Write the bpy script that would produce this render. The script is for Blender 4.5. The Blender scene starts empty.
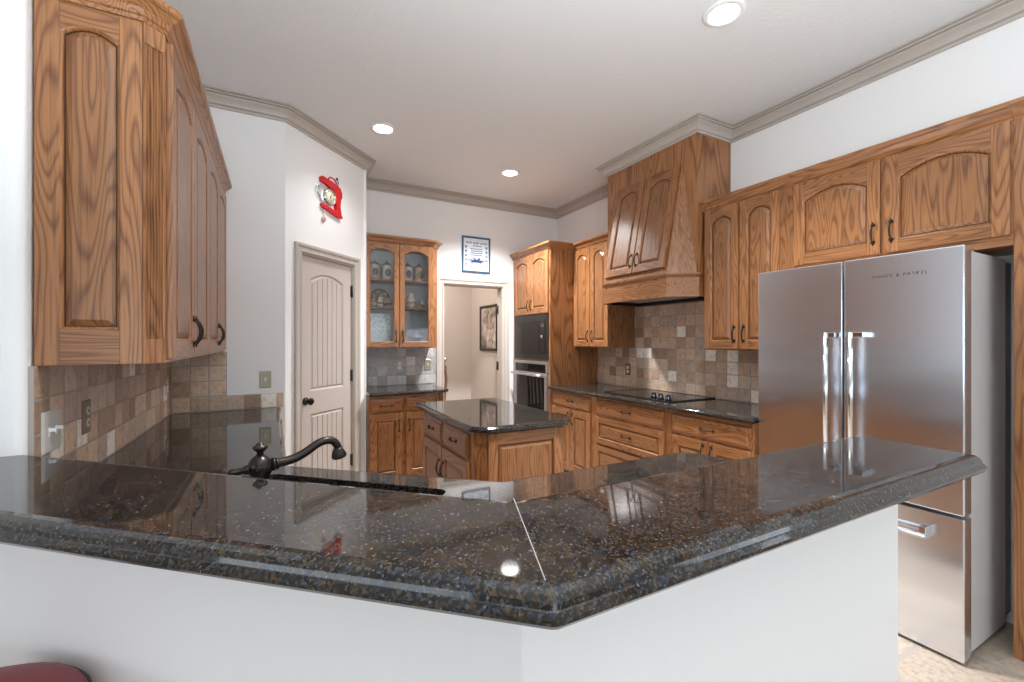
import bpy, bmesh, math, random
from mathutils import Vector, Matrix
R = math.radians
random.seed(7)
SC = bpy.context.scene
COL = SC.collection

# ------------------------------------------------------------------ camera, world, light, exposure
cam_d = bpy.data.cameras.new('camera'); cam = bpy.data.objects.new('camera', cam_d); COL.objects.link(cam)
cam.location = (0, 0, 1.381); cam.rotation_euler = (R(90), 0, R(-28.08))
cam_d.lens = 441 / 1024 * 36; cam_d.sensor_width = 36; cam_d.clip_start = .02
SC.camera = cam
w = bpy.data.worlds.new('world'); SC.world = w; w.use_nodes = True
w.node_tree.nodes['Background'].inputs[0].default_value = (.80, .90, 1, 1)
w.node_tree.nodes['Background'].inputs[1].default_value = 1.0
SC.view_settings.view_transform = 'Standard'; SC.view_settings.look = 'None'
SC.view_settings.gamma = 1; SC.view_settings.use_curve_mapping = False
SC.view_settings.exposure = 0.42
try:
    SC.cycles.max_bounces = 8; SC.cycles.diffuse_bounces = 5; SC.cycles.glossy_bounces = 5
    SC.cycles.sample_clamp_indirect = 6
except Exception: pass

def area(name, loc, rot, sx, sy, power, col):
    d = bpy.data.lights.new(name, 'AREA'); d.shape = 'RECTANGLE'; d.size = sx; d.size_y = sy
    d.energy = power; d.color = col
    o = bpy.data.objects.new(name, d); COL.objects.link(o); o.location = loc; o.rotation_euler = rot
    return o
DAY = (.80, .90, 1.0)
# daylight through glazed openings behind the camera; the right one is an added fill
area('daylight_patio', (-.6, -3.93, 1.15), (R(90), 0, 0), 2.3, 2.0, 28, DAY)
area('daylight_rear', (2.0, -3.93, 1.5), (R(110), 0, 0), 1.5, 1.4, 9, DAY)
area('daylight_side', (-4.43, -.9, 1.5), (R(115), 0, R(-90)), 2.6, 1.6, 28, DAY)
area('added_daylight_right', (3.14, -2.2, 1.5), (R(115), 0, R(90)), 2.4, 1.6, 27, DAY)
# added fill light, unseen, aimed up so the ceiling near the camera bounces it
area('added_bounce_fill', (.60, -.15, 1.62), (R(180), 0, R(-28)), .5, .5, 72, (.86, .94, 1))

# ------------------------------------------------------------------ materials
def nt(name):
    m = bpy.data.materials.new(name); m.use_nodes = True
    n = m.node_tree; return m, n, n.nodes['Principled BSDF']
def setp(b, **k):
    for a, v in k.items():
        a = a.replace('_', ' ')
        if a in b.inputs: b.inputs[a].default_value = v
def flat(name, col, rough=.5, metal=0, **k):
    m, n, b = nt(name); setp(b, Base_Color=(*col, 1), Roughness=rough, Metallic=metal)
    for a, v in k.items():
        if a in b.inputs: b.inputs[a].default_value = v
    return m
def ND(n, t, **k):
    x = n.nodes.new(t)
    for a, v in k.items():
        if hasattr(x, a): setattr(x, a, v)
        else: x.inputs[a].default_value = v
    return x
def MATH(n, op, a, b=None, c=None):
    x = n.nodes.new('ShaderNodeMath'); x.operation = op
    for i, v in enumerate((a, b, c)):
        if v is None: continue
        if isinstance(v, (int, float)): x.inputs[i].default_value = v
        else: n.links.new(v, x.inputs[i])
    return x.outputs[0]
def RAMP(n, fac, stops):
    x = n.nodes.new('ShaderNodeValToRGB'); e = x.color_ramp.elements
    while len(e) < len(stops): e.new(.5)
    for i, (p, c) in enumerate(stops): e[i].position = p; e[i].color = (*c, 1)
    n.links.new(fac, x.inputs[0]); return x.outputs[0]
def MIX(n, fac, a, b, mode='MIX'):
    x = n.nodes.new('ShaderNodeMix'); x.data_type = 'RGBA'; x.blend_type = mode
    for i, v in ((0, fac), (6, a), (7, b)):
        if isinstance(v, (int, float)): x.inputs[i].default_value = v
        elif isinstance(v, tuple): x.inputs[i].default_value = (*v, 1)
        else: n.links.new(v, x.inputs[i])
    return x.outputs[2]
def BUMP(n, b, h, strength, dist):
    x = n.nodes.new('ShaderNodeBump'); x.inputs['Strength'].default_value = strength; x.inputs['Distance'].default_value = dist
    n.links.new(h, x.inputs['Height']); n.links.new(x.outputs[0], b.inputs['Normal'])

def oak(name, axis, freq=10.0, rings=19.0, dark=1.0):
    m, n, b = nt(name)
    tc = ND(n, 'ShaderNodeTexCoord'); ge = ND(n, 'ShaderNodeNewGeometry'); oi = ND(n, 'ShaderNodeObjectInfo')
    off = n.nodes.new('ShaderNodeCombineXYZ')
    r1 = MATH(n, 'MULTIPLY', ge.outputs['Random Per Island'], 37.0); r2 = MATH(n, 'MULTIPLY', oi.outputs['Random'], 53.0)
    rr = MATH(n, 'ADD', r1, r2)
    for i in range(3): n.links.new(MATH(n, 'MULTIPLY', rr, (1.0, .73, 1.31)[i]), off.inputs[i])
    ad = ND(n, 'ShaderNodeVectorMath', operation='ADD'); n.links.new(tc.outputs['Object'], ad.inputs[0]); n.links.new(off.outputs[0], ad.inputs[1])
    def stretched(s, l):
        mp = ND(n, 'ShaderNodeMapping'); mp.inputs['Scale'].default_value = (s, s, l) if axis == 'z' else (l, s, s)
        n.links.new(ad.outputs[0], mp.inputs[0]); return mp.outputs[0]
    nz = ND(n, 'ShaderNodeTexNoise'); n.links.new(stretched(freq, .11 * freq), nz.inputs['Vector']); setp(nz, Scale=1.0, Detail=1.5, Roughness=.4, Distortion=.15)
    ring = MATH(n, 'FRACT', MATH(n, 'MULTIPLY', nz.outputs[0], rings))
    fine = ND(n, 'ShaderNodeTexNoise'); n.links.new(stretched(170, 5), fine.inputs['Vector']); setp(fine, Scale=1.0, Detail=2.0)
    D = lambda c: tuple(v * dark for v in c)
    grain = RAMP(n, ring, [(0, D((.175, .066, .023))), (.09, D((.215, .086, .030))), (.30, (.345, .150, .055)), (.75, (.33, .141, .051)), (1, D((.19, .073, .025)))])
    pore = RAMP(n, fine.outputs[0], [(.32, (.55, .48, .42)), (.50, (1, 1, 1)), (.75, (1.0, 1.0, 1.0))])
    c = MIX(n, .7, grain, pore, 'MULTIPLY')
    tone = MATH(n, 'MULTIPLY_ADD', ge.outputs['Random Per Island'], .30, .86)
    hs = ND(n, 'ShaderNodeHueSaturation'); n.links.new(c, hs.inputs['Color']); n.links.new(tone, hs.inputs['Value'])
    n.links.new(hs.outputs[0], b.inputs['Base Color'])
    setp(b, Roughness=.36); b.inputs['Coat Weight'].default_value = .25; b.inputs['Coat Roughness'].default_value = .22
    BUMP(n, b, fine.outputs[0], .12, .001)
    return m
OAKZ, OAKX = oak('oak_upright_grain', 'z'), oak('oak_level_grain', 'x')
OAKV = oak('oak_veneer_panel', 'z', 3.8, 22.0, .97)
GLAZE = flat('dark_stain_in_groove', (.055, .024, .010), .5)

def granite():
    m, n, b = nt('dark_speckled_granite')
    tc = ND(n, 'ShaderNodeTexCoord')
    def vor(s):
        v = ND(n, 'ShaderNodeTexVoronoi'); v.inputs['Scale'].default_value = s; n.links.new(tc.outputs['Object'], v.inputs['Vector'])
        sp = ND(n, 'ShaderNodeSeparateColor'); n.links.new(v.outputs['Color'], sp.inputs[0]); return sp.outputs
    big = ND(n, 'ShaderNodeTexNoise'); n.links.new(tc.outputs['Object'], big.inputs['Vector']); setp(big, Scale=22.0, Detail=4.0)
    base = RAMP(n, big.outputs[0], [(.38, (.004, .0045, .005)), (.52, (.012, .010, .007)), (.66, (.026, .018, .010))])
    v1 = vor(240); v2 = vor(360)
    k1 = MATH(n, 'GREATER_THAN', v1[0], .58)
    fl1 = RAMP(n, v1[1], [(0, (.038, .022, .010)), (.35, (.062, .037, .017)), (.6, (.010, .016, .028)), (.85, (.024, .034, .048)), (1, (.065, .060, .050))])
    c = MIX(n, k1, base, fl1)
    k2 = MATH(n, 'GREATER_THAN', v2[0], .92)
    fl2 = RAMP(n, v2[1], [(0, (.085, .055, .028)), (.5, (.035, .045, .06)), (.85, (.08, .076, .066)), (1, (.17, .155, .13))])
    c = MIX(n, k2, c, fl2)
    n.links.new(c, b.inputs['Base Color']); setp(b, Roughness=.045, IOR=1.52)
    return m
GRAN = granite()

def tile(name, stops, s=.1, mottle=.35):
    m, n, b = nt(name)
    tc = ND(n, 'ShaderNodeTexCoord'); sp = ND(n, 'ShaderNodeSeparateXYZ'); n.links.new(tc.outputs['Object'], sp.inputs[0])
    X = MATH(n, 'DIVIDE', sp.outputs[0], s); Z = MATH(n, 'DIVIDE', MATH(n, 'ADD', sp.outputs[2], .0004), s)
    wob = ND(n, 'ShaderNodeTexNoise'); n.links.new(tc.outputs['Object'], wob.inputs['Vector']); setp(wob, Scale=60.0, Detail=2.0)
    w2 = MATH(n, 'MULTIPLY_ADD', wob.outputs[0], .05, -.025)
    cell = n.nodes.new('ShaderNodeCombineXYZ'); n.links.new(MATH(n, 'FLOOR', X), cell.inputs[0]); n.links.new(MATH(n, 'FLOOR', Z), cell.inputs[1])
    oi = ND(n, 'ShaderNodeObjectInfo'); n.links.new(MATH(n, 'MULTIPLY', oi.outputs['Random'], 91.0), cell.inputs[2])
    wn = ND(n, 'ShaderNodeTexWhiteNoise'); n.links.new(cell.outputs[0], wn.inputs['Vector'])
    col = RAMP(n, wn.outputs['Value'], stops); n.nodes[-1].color_ramp.interpolation = 'CONSTANT'
    nz = ND(n, 'ShaderNodeTexNoise'); n.links.new(tc.outputs['Object'], nz.inputs['Vector']); setp(nz, Scale=38.0, Detail=6.0, Roughness=.65)
    mot = RAMP(n, nz.outputs[0], [(.3, (.58, .54, .50)), (.48, (1.05, 1.04, 1.03)), (.7, (1.3, 1.27, 1.22))])
    col = MIX(n, mottle * 2, col, mot, 'MULTIPLY')
    def edge(v):
        f = MATH(n, 'FRACT', MATH(n, 'ADD', v, w2)); return MATH(n, 'MINIMUM', f, MATH(n, 'SUBTRACT', 1.0, f))
    e = MATH(n, 'MINIMUM', edge(X), edge(Z)); g = MATH(n, 'LESS_THAN', e, .028)
    col = MIX(n, g, col, (.40, .35, .31))
    n.links.new(col, b.inputs['Base Color']); setp(b, Roughness=.5)
    hgt = MATH(n, 'ADD', MATH(n, 'MINIMUM', MATH(n, 'MULTIPLY', e, 12.0), 1.0), MATH(n, 'MULTIPLY', nz.outputs[0], .35))
    BUMP(n, b, hgt, .6, .003)
    return m
TILE = tile('tumbled_travertine_tile', [(0, (.60, .43, .305)), (.14, (.44, .30, .205)), (.28, (.62, .49, .39)), (.44, (.52, .39, .29)), (.58, (.66, .49, .355)), (.72, (.50, .39, .32)), (.82, (.35, .235, .16)), (.90, (.90, .84, .75))])
TILE_DAYTINT = tile('travertine_daylight_tint', [(0, (.42, .41, .40)), (.2, (.34, .33, .33)), (.36, (.50, .49, .48)), (.52, (.39, .38, .38)), (.70, (.54, .53, .52)), (.86, (.30, .24, .20)), (.92, (.64, .62, .60))])  # same travertine, with the cool cast of daylight put into its colours

def painted(name, col, bump=.15, scale=9.0, rough=.75):
    m, n, b = nt(name); setp(b, Base_Color=(*col, 1), Roughness=rough)
    tc = ND(n, 'ShaderNodeTexCoord'); nz = ND(n, 'ShaderNodeTexNoise'); n.links.new(tc.outputs['Object'], nz.inputs['Vector']); setp(nz, Scale=scale, Detail=5.0, Roughness=.6)
    h = MATH(n, 'SMOOTH_MIN', nz.outputs[0], .52, .05)
    BUMP(n, b, h, bump, .01); return m
WALL = painted('warm_white_plaster', (.86, .85, .84))
CEIL = painted('ceiling_paint', (.74, .735, .73), .35, 45)
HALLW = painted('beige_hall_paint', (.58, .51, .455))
TRIM = flat('taupe_trim_paint', (.50, .445, .395), .45)
DOORP = flat('taupe_door_paint', (.55, .485, .44), .42)
WHITE = flat('white_plastic', (.82, .82, .80), .35)
BRASSP = flat('aged_brass_plate', (.36, .33, .24), .4, .6)
BROWNP = flat('brown_plastic', (.26, .18, .125), .4)
BRONZE = flat('oil_rubbed_bronze', (.035, .028, .024), .3, .8)
IRON = flat('dark_iron_pull', (.030, .024, .020), .42, .6)
BLACK = flat('black_satin', (.012, .012, .013), .35)
BGLASS = flat('black_glass', (.006, .006, .007), .03)
CHROME = flat('polished_metal', (.75, .76, .78), .14, 1)
def steel():
    m, n, b = nt('brushed_stainless'); setp(b, Metallic=1.0, Roughness=.22)
    tc = ND(n, 'ShaderNodeTexCoord'); mp = ND(n, 'ShaderNodeMapping'); mp.inputs['Scale'].default_value = (1.2, 1.2, 260)
    n.links.new(tc.outputs['Object'], mp.inputs[0]); nz = ND(n, 'ShaderNodeTexNoise'); n.links.new(mp.outputs[0], nz.inputs['Vector']); setp(nz, Scale=1.0, Detail=3.0)
    n.links.new(RAMP(n, nz.outputs[0], [(.3, (.76, .80, .87)), (.7, (.84, .89, .96))]), b.inputs['Base Color'])
    b.inputs['Anisotropic'].default_value = .8
    mp2 = ND(n, 'ShaderNodeMapping'); mp2.inputs['Scale'].default_value = (.5, .5, 4.5); n.links.new(tc.outputs['Object'], mp2.inputs[0])
    n2 = ND(n, 'ShaderNodeTexNoise'); n.links.new(mp2.outputs[0], n2.inputs['Vector']); setp(n2, Scale=1.0, Detail=1.0)
    BUMP(n, b, n2.outputs[0], .12, .02)
    return m
STEEL = steel()
STEELS = flat('satin_steel_side', (.50, .50, .51), .38, .9)
def glassm():
    m, n, b = nt('clear_glass')
    setp(b, Base_Color=(1, 1, 1, 1), Roughness=.02, IOR=1.45); b.inputs['Transmission Weight'].default_value = 1.0
    out = n.nodes['Material Output']; tr = ND(n, 'ShaderNodeBsdfTransparent'); gl = ND(n, 'ShaderNodeBsdfGlossy'); gl.inputs['Roughness'].default_value = .03
    fr = ND(n, 'ShaderNodeFresnel'); fr.inputs[0].default_value = 1.5; mx = ND(n, 'ShaderNodeMixShader')
    n.links.new(fr.outputs[0], mx.inputs[0]); n.links.new(tr.outputs[0], mx.inputs[1]); n.links.new(gl.outputs[0], mx.inputs[2]); n.links.new(mx.outputs[0], out.inputs[0])
    return m
GLASS = glassm()
LAMP = flat('lit_lens', (1, 1, 1), .5); LAMP.node_tree.nodes['Principled BSDF'].inputs['Emission Color'].default_value = (1, .93, .82, 1)
LAMP.node_tree.nodes['Principled BSDF'].inputs['Emission Strength'].default_value = 14
RED = flat('red_enamel', (.60, .012, .022), .22)
LEATHER = flat('dark_red_leather', (.22, .010, .016), .42)
CREAM = flat('cream_face', (.80, .70, .50), .5)
BLUE = flat('blue_frame_paint', (.045, .115, .20), .45)
PAPER = flat('pale_paper', (.74, .80, .86), .6)
INK = flat('navy_ink', (.05, .075, .20), .6)
def floor_tile():
    m = tile('beige_floor_tile', [(0, (.43, .355, .285)), (.3, (.39, .32, .25)), (.6, (.46, .385, .31)), (.8, (.37, .30, .235))], .45, .4)
    n = m.node_tree
    mp = n.nodes.new('ShaderNodeMapping'); mp.inputs['Rotation'].default_value = (R(90), 0, 0)
    tc = [x for x in n.nodes if x.bl_idname == 'ShaderNodeTexCoord'][0]; sp = [x for x in n.nodes if x.bl_idname == 'ShaderNodeSeparateXYZ'][0]
    n.links.new(tc.outputs['Object'], mp.inputs[0]); n.links.new(mp.outputs[0], sp.inputs[0])
    [x for x in n.nodes if x.bl_idname == 'ShaderNodeBsdfPrincipled'][0].inputs['Roughness'].default_value = .4
    return m
FLOOR = floor_tile()

# ------------------------------------------------------------------ mesh helpers
class MB:
    def __init__(s): s.bm = bmesh.new(); s.mats = []
    def mi(s, m):
        if m not in s.mats: s.mats.append(m)
        return s.mats.index(m)
    def face(s, vs, m, smooth=False):
        try: f = s.bm.faces.new(vs)
        except ValueError: return None
        f.material_index = s.mi(m); f.smooth = smooth; return f
    def box(s, x0, x1, y0, y1, z0, z1, m, bev=0, M=None):
        r = bmesh.ops.create_cube(s.bm, size=1); vs = r['verts']
        for v in vs:
            v.co = Vector((x0 + (v.co.x + .5) * (x1 - x0), y0 + (v.co.y + .5) * (y1 - y0), z0 + (v.co.z + .5) * (z1 - z0)))
            if M: v.co = M @ v.co
        fs = {f for v in vs for f in v.link_faces}; k = s.mi(m)
        for f in fs: f.material_index = k
        if bev:
            es = list({e for v in vs for e in v.link_edges})
            r = bmesh.ops.bevel(s.bm, geom=es, offset=bev, segments=2, affect='EDGES', profile=.6)
            for f in r['faces']: f.material_index = k
        return s
    def rings(s, rs, m, closed=True, cap0=False, cap1=False, smooth=False, loop=False):
        V = [[s.bm.verts.new(p) for p in r] for r in rs]; n = len(rs[0])
        pairs = list(zip(V, V[1:])) + ([(V[-1], V[0])] if loop else [])
        for a, b in pairs:
            for i in range(n if closed else n - 1):
                j = (i + 1) % n; s.face((a[i], a[j], b[j], b[i]), m, smooth)
        if cap0: s.face(V[0][::-1], m)
        if cap1: s.face(V[-1], m)
        return s
    def prism(s, pts, z0, z1, m):              # footprint in xy, up z
        return s.rings([[(x, y, z0) for x, y in pts], [(x, y, z1) for x, y in pts]], m, cap0=True, cap1=True)
    def prism_y(s, pts, y0, y1, m):            # outline in xz, along y
        return s.rings([[(x, y0, z) for x, z in pts], [(x, y1, z) for x, z in pts]], m, cap0=True, cap1=True)
    def lathe(s, prof, m, M=None, seg=24, smooth=True, cap=True):
        rs = []
        for r, z in prof:
            ring = []
            for i in range(seg):
                a = 2 * math.pi * i / seg; p = Vector((r * math.cos(a), r * math.sin(a), z)); ring.append(M @ p if M else p)
            rs.append(ring)
        return s.rings(rs, m, cap0=cap, cap1=cap, smooth=smooth)
    def tube(s, pts, rad, m, seg=10, smooth=True, flat_=None):
        pts = [Vector(p) for p in pts]; rs = []; up = Vector((0, 0, 1))
        t0 = (pts[1] - pts[0]).normalized(); nrm = t0.cross(up)
        if nrm.length < .05: nrm = t0.cross(Vector((1, 0, 0)))
        nrm.normalize()
        for i, p in enumerate(pts):
            t = (pts[min(i + 1, len(pts) - 1)] - pts[max(i - 1, 0)]).normalized()
            nrm = (nrm - t * nrm.dot(t)).normalized(); bn = t.cross(nrm)
            r = rad[i] if isinstance(rad, (list, tuple)) else rad
            rs.append([p + nrm * math.cos(2 * math.pi * k / seg) * r + bn * math.sin(2 * math.pi * k / seg) * r for k in range(seg)])
        return s.rings(rs, m, cap0=True, cap1=True, smooth=smooth)
    def ball(s, c, r, m, seg=14, rings=9):
        rx, ry, rz = r if isinstance(r, tuple) else (r, r, r); rs = []
        for j in range(1, rings):
            t = math.pi * j / rings
            rs.append([(c[0] + rx * math.sin(t) * math.cos(2 * math.pi * i / seg), c[1] + ry * math.sin(t) * math.sin(2 * math.pi * i / seg), c[2] - rz * math.cos(t)) for i in range(seg)])
        return s.rings(rs, m, cap0=True, cap1=True, smooth=True)
    def sweep(s, path, prof, m, side=1, z=0, closed=False, smooth=False):
        P = [Vector(p) for p in path]; n = len(P); rs = []
        for i, p in enumerate(P):
            ds = []
            if i > 0 or closed: ds.append((p - P[i - 1]).normalized())
            if i < n - 1 or closed: ds.append((P[(i + 1) % n] - p).normalized())
            ns = [Vector((d.y, -d.x)) * side for d in ds]
            if len(ns) == 2:
                b = (ns[0] + ns[1])
                b = b / max(.15, (1 + ns[0].dot(ns[1]))) if b.length > .01 else ns[0]
            else: b = ns[0]
            rs.append([(p.x + b.x * o, p.y + b.y * o, z + h) for o, h in prof])
        return s.rings(rs, m, closed=True, cap0=not closed, cap1=not closed, smooth=smooth, loop=closed)
    def data(s, name):
        bmesh.ops.remove_doubles(s.bm, verts=[v for v in s.bm.verts], dist=1e-6) if False else None
        bmesh.ops.recalc_face_normals(s.bm, faces=s.bm.faces[:])
        me = bpy.data.meshes.new(name); s.bm.to_mesh(me); s.bm.free()
        for m in s.mats: me.materials.append(m)
        return me
    def build(s, name, parent=None, loc=(0, 0, 0), rot=(0, 0, 0)):
        return link(name, s.data(name), parent, loc, rot)
def link(name, data, parent=None, loc=(0, 0, 0), rot=(0, 0, 0)):
    o = bpy.data.objects.new(name, data); COL.objects.link(o); o.location = loc; o.rotation_euler = rot
    if parent: o.parent = parent
    return o
def tag(o, label, cat, group=None):
    o['label'] = label; o['category'] = cat
    if group: o['group'] = group
    return o
def thing(name, label, cat, loc=(0, 0, 0), rz=0, group=None):
    o = link(name, None, None, loc, (0, 0, R(rz))); o.empty_display_size = .1
    return tag(o, label, cat, group)
def struct(mb, name, parent=None):
    o = mb.build(name, parent)
    if not parent: o['kind'] = 'structure'
    return o
def fillet(pts, rads, seg=8):
    out = []; n = len(pts)
    for i, p in enumerate(pts):
        r = rads[i] if isinstance(rads, (list, tuple)) else rads
        if not r: out.append(tuple(p)); continue
        p = Vector(p); a = (Vector(pts[i - 1]) - p).normalized(); b = (Vector(pts[(i + 1) % n]) - p).normalized()
        ang = a.angle(b); d = r / math.tan(ang / 2); c = p + (a + b).normalized() * (r / math.sin(ang / 2))
        s0 = p + a * d - c; s1 = p + b * d - c
        for k in range(seg + 1):
            v = s0.lerp(s1, k / seg).normalized() * r; out.append((c.x + v.x, c.y + v.y))
    return out
def offset(pts, d):                              # d > 0 moves inwards for a counter-clockwise outline
    n = len(pts); out = []
    for i in range(n):
        p = Vector(pts[i]); a = (p - Vector(pts[i - 1])).normalized(); b = (Vector(pts[(i + 1) % n]) - p).normalized()
        na = Vector((-a.y, a.x)); nb = Vector((-b.y, b.x)); v = (na + nb) / max(.2, 1 + na.dot(nb))
        out.append((p.x + v.x * d, p.y + v.y * d))
    return out
def ccw(pts):
    A = sum(pts[i - 1][0] * pts[i][1] - pts[i][0] * pts[i - 1][1] for i in range(len(pts)))
    return pts if A > 0 else pts[::-1]
BULL = [(.010, -1.0), (.003, -.88), (0, -.68), (0, -.50), (.004, -.30), (.014, -.13), (.028, -.03), (.040, 0)]
def slab(name, pts, zt, th, prof=BULL, hole=None, parent=None, mat=None, scale=1.0, rads=0, seg=6):
    mat = mat or GRAN; mb = MB(); n0 = len(pts)
    rads = list(rads) if isinstance(rads, (list, tuple)) else [rads] * n0
    if ccw(pts) is not pts: pts = pts[::-1]; rads = rads[::-1]
    rs = []
    for i, h in prof:
        q = offset(pts, i * scale); q = fillet(q, [max(.002, r - i * scale) if r else 0 for r in rads], seg)
        rs.append([(x, y, zt + h * th) for x, y in q])
    pts = rs[0]
    if not hole:
        return mb.rings(rs, mat, cap0=True, cap1=True, smooth=False).build(name, parent)
    V = [[mb.bm.verts.new(p) for p in r] for r in rs]; n = len(pts)
    for a, b in zip(V, V[1:]):
        for i in range(n): mb.face((a[i], a[(i + 1) % n], b[(i + 1) % n], b[i]), mat)
    H = [[mb.bm.verts.new((x, y, z)) for x, y in hole] for z in (zt - th, zt)]; k = len(hole)
    for i in range(k): mb.face((H[0][i], H[0][(i + 1) % k], H[1][(i + 1) % k], H[1][i]), mat)
    for ring, h in ((V[0], H[0]), (V[-1], H[1])):
        es = []
        for L in (ring, h):
            for i in range(len(L)):
                e = mb.bm.edges.get((L[i], L[(i + 1) % len(L)])) or mb.bm.edges.new((L[i], L[(i + 1) % len(L)])); es.append(e)
        r = bmesh.ops.triangle_fill(mb.bm, edges=es, use_beauty=True)
        for f in r['geom']:
            if isinstance(f, bmesh.types.BMFace): f.material_index = mb.mi(mat)
    return mb.build(name, parent)

# ------------------------------------------------------------------ the room
XW, YB, XL, YP, CZ = 3.168, 4.71, -.61, 3.535, 3.04
PA, PB = (.053, 3.535), (.722, 4.204)            # the angled pantry wall
RY, RX = -4.0, -4.5
def wallbox(name, x0, x1, y0, y1, z0=0, z1=CZ, m=None):
    return struct(MB().box(x0, x1, y0, y1, z0, z1, m or WALL), name)
f = MB().box(RX, 3.3, RY - .1, 6.1, -.06, 0, FLOOR); struct(f, 'floor')
struct(MB().box(RX, 3.3, RY - .1, 4.72, CZ, CZ + .08, CEIL), 'ceiling')
def wall_holes(name, along, a0, a1, pos, th, holes, m=WALL, z1=CZ):
    mb = MB(); xs = sorted({a0, a1, *[h[0] for h in holes], *[h[1] for h in holes]})
    def put(u0, u1, z0, z1_):
        if along == 'x': mb.box(u0, u1, pos, pos + th, z0, z1_, m)
        else: mb.box(pos, pos + th, u0, u1, z0, z1_, m)
    for u0, u1 in zip(xs, xs[1:]):
        h = [q for q in holes if q[0] <= u0 and q[1] >= u1]
        if h:
            if h[0][2] > 0: put(u0, u1, 0, h[0][2])
            put(u0, u1, h[0][3], z1)
        else: put(u0, u1, 0, z1)
    return struct(mb, name)
wall_holes('wall_right', 'y', RY, YB, XW, .12, [(-3.4, -1.0, .7, 2.3)])
DX0, DX1, DZ = 1.645, 2.382, 2.025
wall_holes('wall_back', 'x', .722, XW + .12, YB, .12, [(DX0, DX1, 0, DZ)])
# pantry walls: straight piece, angled piece with the door opening, return
struct(MB().box(XL - .1, PA[0], YP, YP + .10, 0, CZ, WALL), 'wall_pantry')
dl = math.hypot(PB[0] - PA[0], PB[1] - PA[1])
o = MB(); DL0, DL1 = .152, .768
for u0, u1, z0, z1 in ((0, DL0, 0, CZ), (DL1, dl, 0, CZ), (DL0, DL1, 2.045, CZ)): o.box(u0, u1, 0, .1, z0, z1, WALL)
o = struct(o, 'wall_angled'); o.location = (*PA, 0); o.rotation_euler = (0, 0, R(45))
wallbox('wall_return', .602, .722, 4.18, YB)
# the wall that carries the left cabinets, its rounded end, and the wall of the next room
mb = MB(); pts = fillet([(RX, 1.69), (XL, 1.69), (XL, YP), (XL - .14, YP), (XL - .14, 1.83), (RX, 1.83)], [0, .022, 0, 0, 0, 0])
mb.prism(pts, 0, CZ, WALL); struct(mb, 'wall_left')
wall_holes('wall_rear', 'x', RX, XW + .12, RY - .1, .1, [(-1.75, .55, 0, 2.15), (1.25, 2.75, .8, 2.2)])
wall_holes('wall_side', 'y', RY, 1.69, RX - .1, .1, [(-2.2, .4, .7, 2.3)])
def window(name, along, a0, a1, pos, z0, z1, n):
    e = link(name, None); e['kind'] = 'structure'
    fr = MB(); gl = MB()
    def bx(M, u0, u1, v0, v1, zz0, zz1, m):
        if along == 'x': M.box(u0, u1, pos + v0, pos + v1, zz0, zz1, m)
        else: M.box(pos + v0, pos + v1, u0, u1, zz0, zz1, m)
    for k in range(n + 1):
        u = a0 + (a1 - a0) * k / n; bx(fr, max(a0, u - .03), min(a1, u + .03), -.03, .03, z0, z1, WHITE)
    bx(fr, a0, a1, -.03, .03, z0, z0 + .05, WHITE); bx(fr, a0, a1, -.03, .03, z1 - .05, z1, WHITE)
    bx(gl, a0 + .02, a1 - .02, -.003, .003, z0 + .04, z1 - .04, GLASS)
    fr.build('window_frame', e); gl.build('window_pane', e)
window('window_1', 'x', -1.75, .55, RY - .05, 0, 2.15, 2)
window('window_2', 'x', 1.25, 2.75, RY - .05, .8, 2.2, 2)
window('window_3', 'y', -2.2, .4, RX - .05, .7, 2.3, 3)
window('window_added', 'y', -3.4, -1.0, XW + .06, .7, 2.3, 3)  # added window, holds the fill light from the right
# hall beyond the doorway
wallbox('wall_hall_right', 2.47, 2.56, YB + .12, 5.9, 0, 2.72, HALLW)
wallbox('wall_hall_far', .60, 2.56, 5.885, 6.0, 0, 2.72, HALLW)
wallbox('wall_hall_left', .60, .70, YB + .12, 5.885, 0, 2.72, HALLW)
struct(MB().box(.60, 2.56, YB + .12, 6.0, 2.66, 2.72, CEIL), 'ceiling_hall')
# crown moulding of the room
CP = [(0, 0), (.015, 0), (.015, .014), (.008, .018), (.022, .024), (.026, .036), (.036, .048), (.056, .058), (.062, .060), (.062, .070), (.050, .074), (.072, .078), (.072, .086), (.062, .089), (.084, .092), (.084, .1), (0, .1)]
path = [(XW, RY), (XW, 2.263), (2.78, 2.263), (2.78, 3.275), (XW, 3.275), (XW, YB), (PB[0], YB), PB, PA, (XL, YP), (XL, 1.69), (RX, 1.69)]
struct(MB().sweep(path, CP, TRIM, -1, CZ - .1), 'trim_1')
# pantry door, jamb and casing (local: x along the angled wall)
def casing(name, x0, x1, zt, wd, loc, rz, jamb, front=1):
    P = [(0, 0), (0, .010), (.012, .018), (.022, .012), (.040, .014), (.052, .022), (wd, .022), (wd, 0)]
    mb = MB(); rs = []
    for (px, pz, sx, sz) in ((x0, 0, -1, 0), (x0, zt, -1, 1), (x1, zt, 1, 1), (x1, 0, 1, 0)):
        rs.append([(px + sx * a, -t, pz + sz * a) for a, t in P])
    mb.rings(rs, TRIM, closed=True, cap0=True, cap1=True)
    mb.box(x0 - .012, x0 + .008, 0, jamb, 0, zt + .005, TRIM); mb.box(x1 - .008, x1 + .012, 0, jamb, 0, zt + .005, TRIM)
    mb.box(x0, x1, 0, jamb, zt - .008, zt + .012, TRIM)
    o = struct(mb, name); o.location = loc; o.rotation_euler = (0, 0, R(rz)); return o
casing('trim_2', DL0, DL1, 2.040, .070, (*PA, 0), 45, .1)
casing('trim_3', DX0, DX1, DZ - .005, .085, (0, YB, 0), 0, .12)
d1 = link('door_1', None, None, (*PA, 0), (0, 0, R(45))); d1['kind'] = 'structure'
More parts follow.
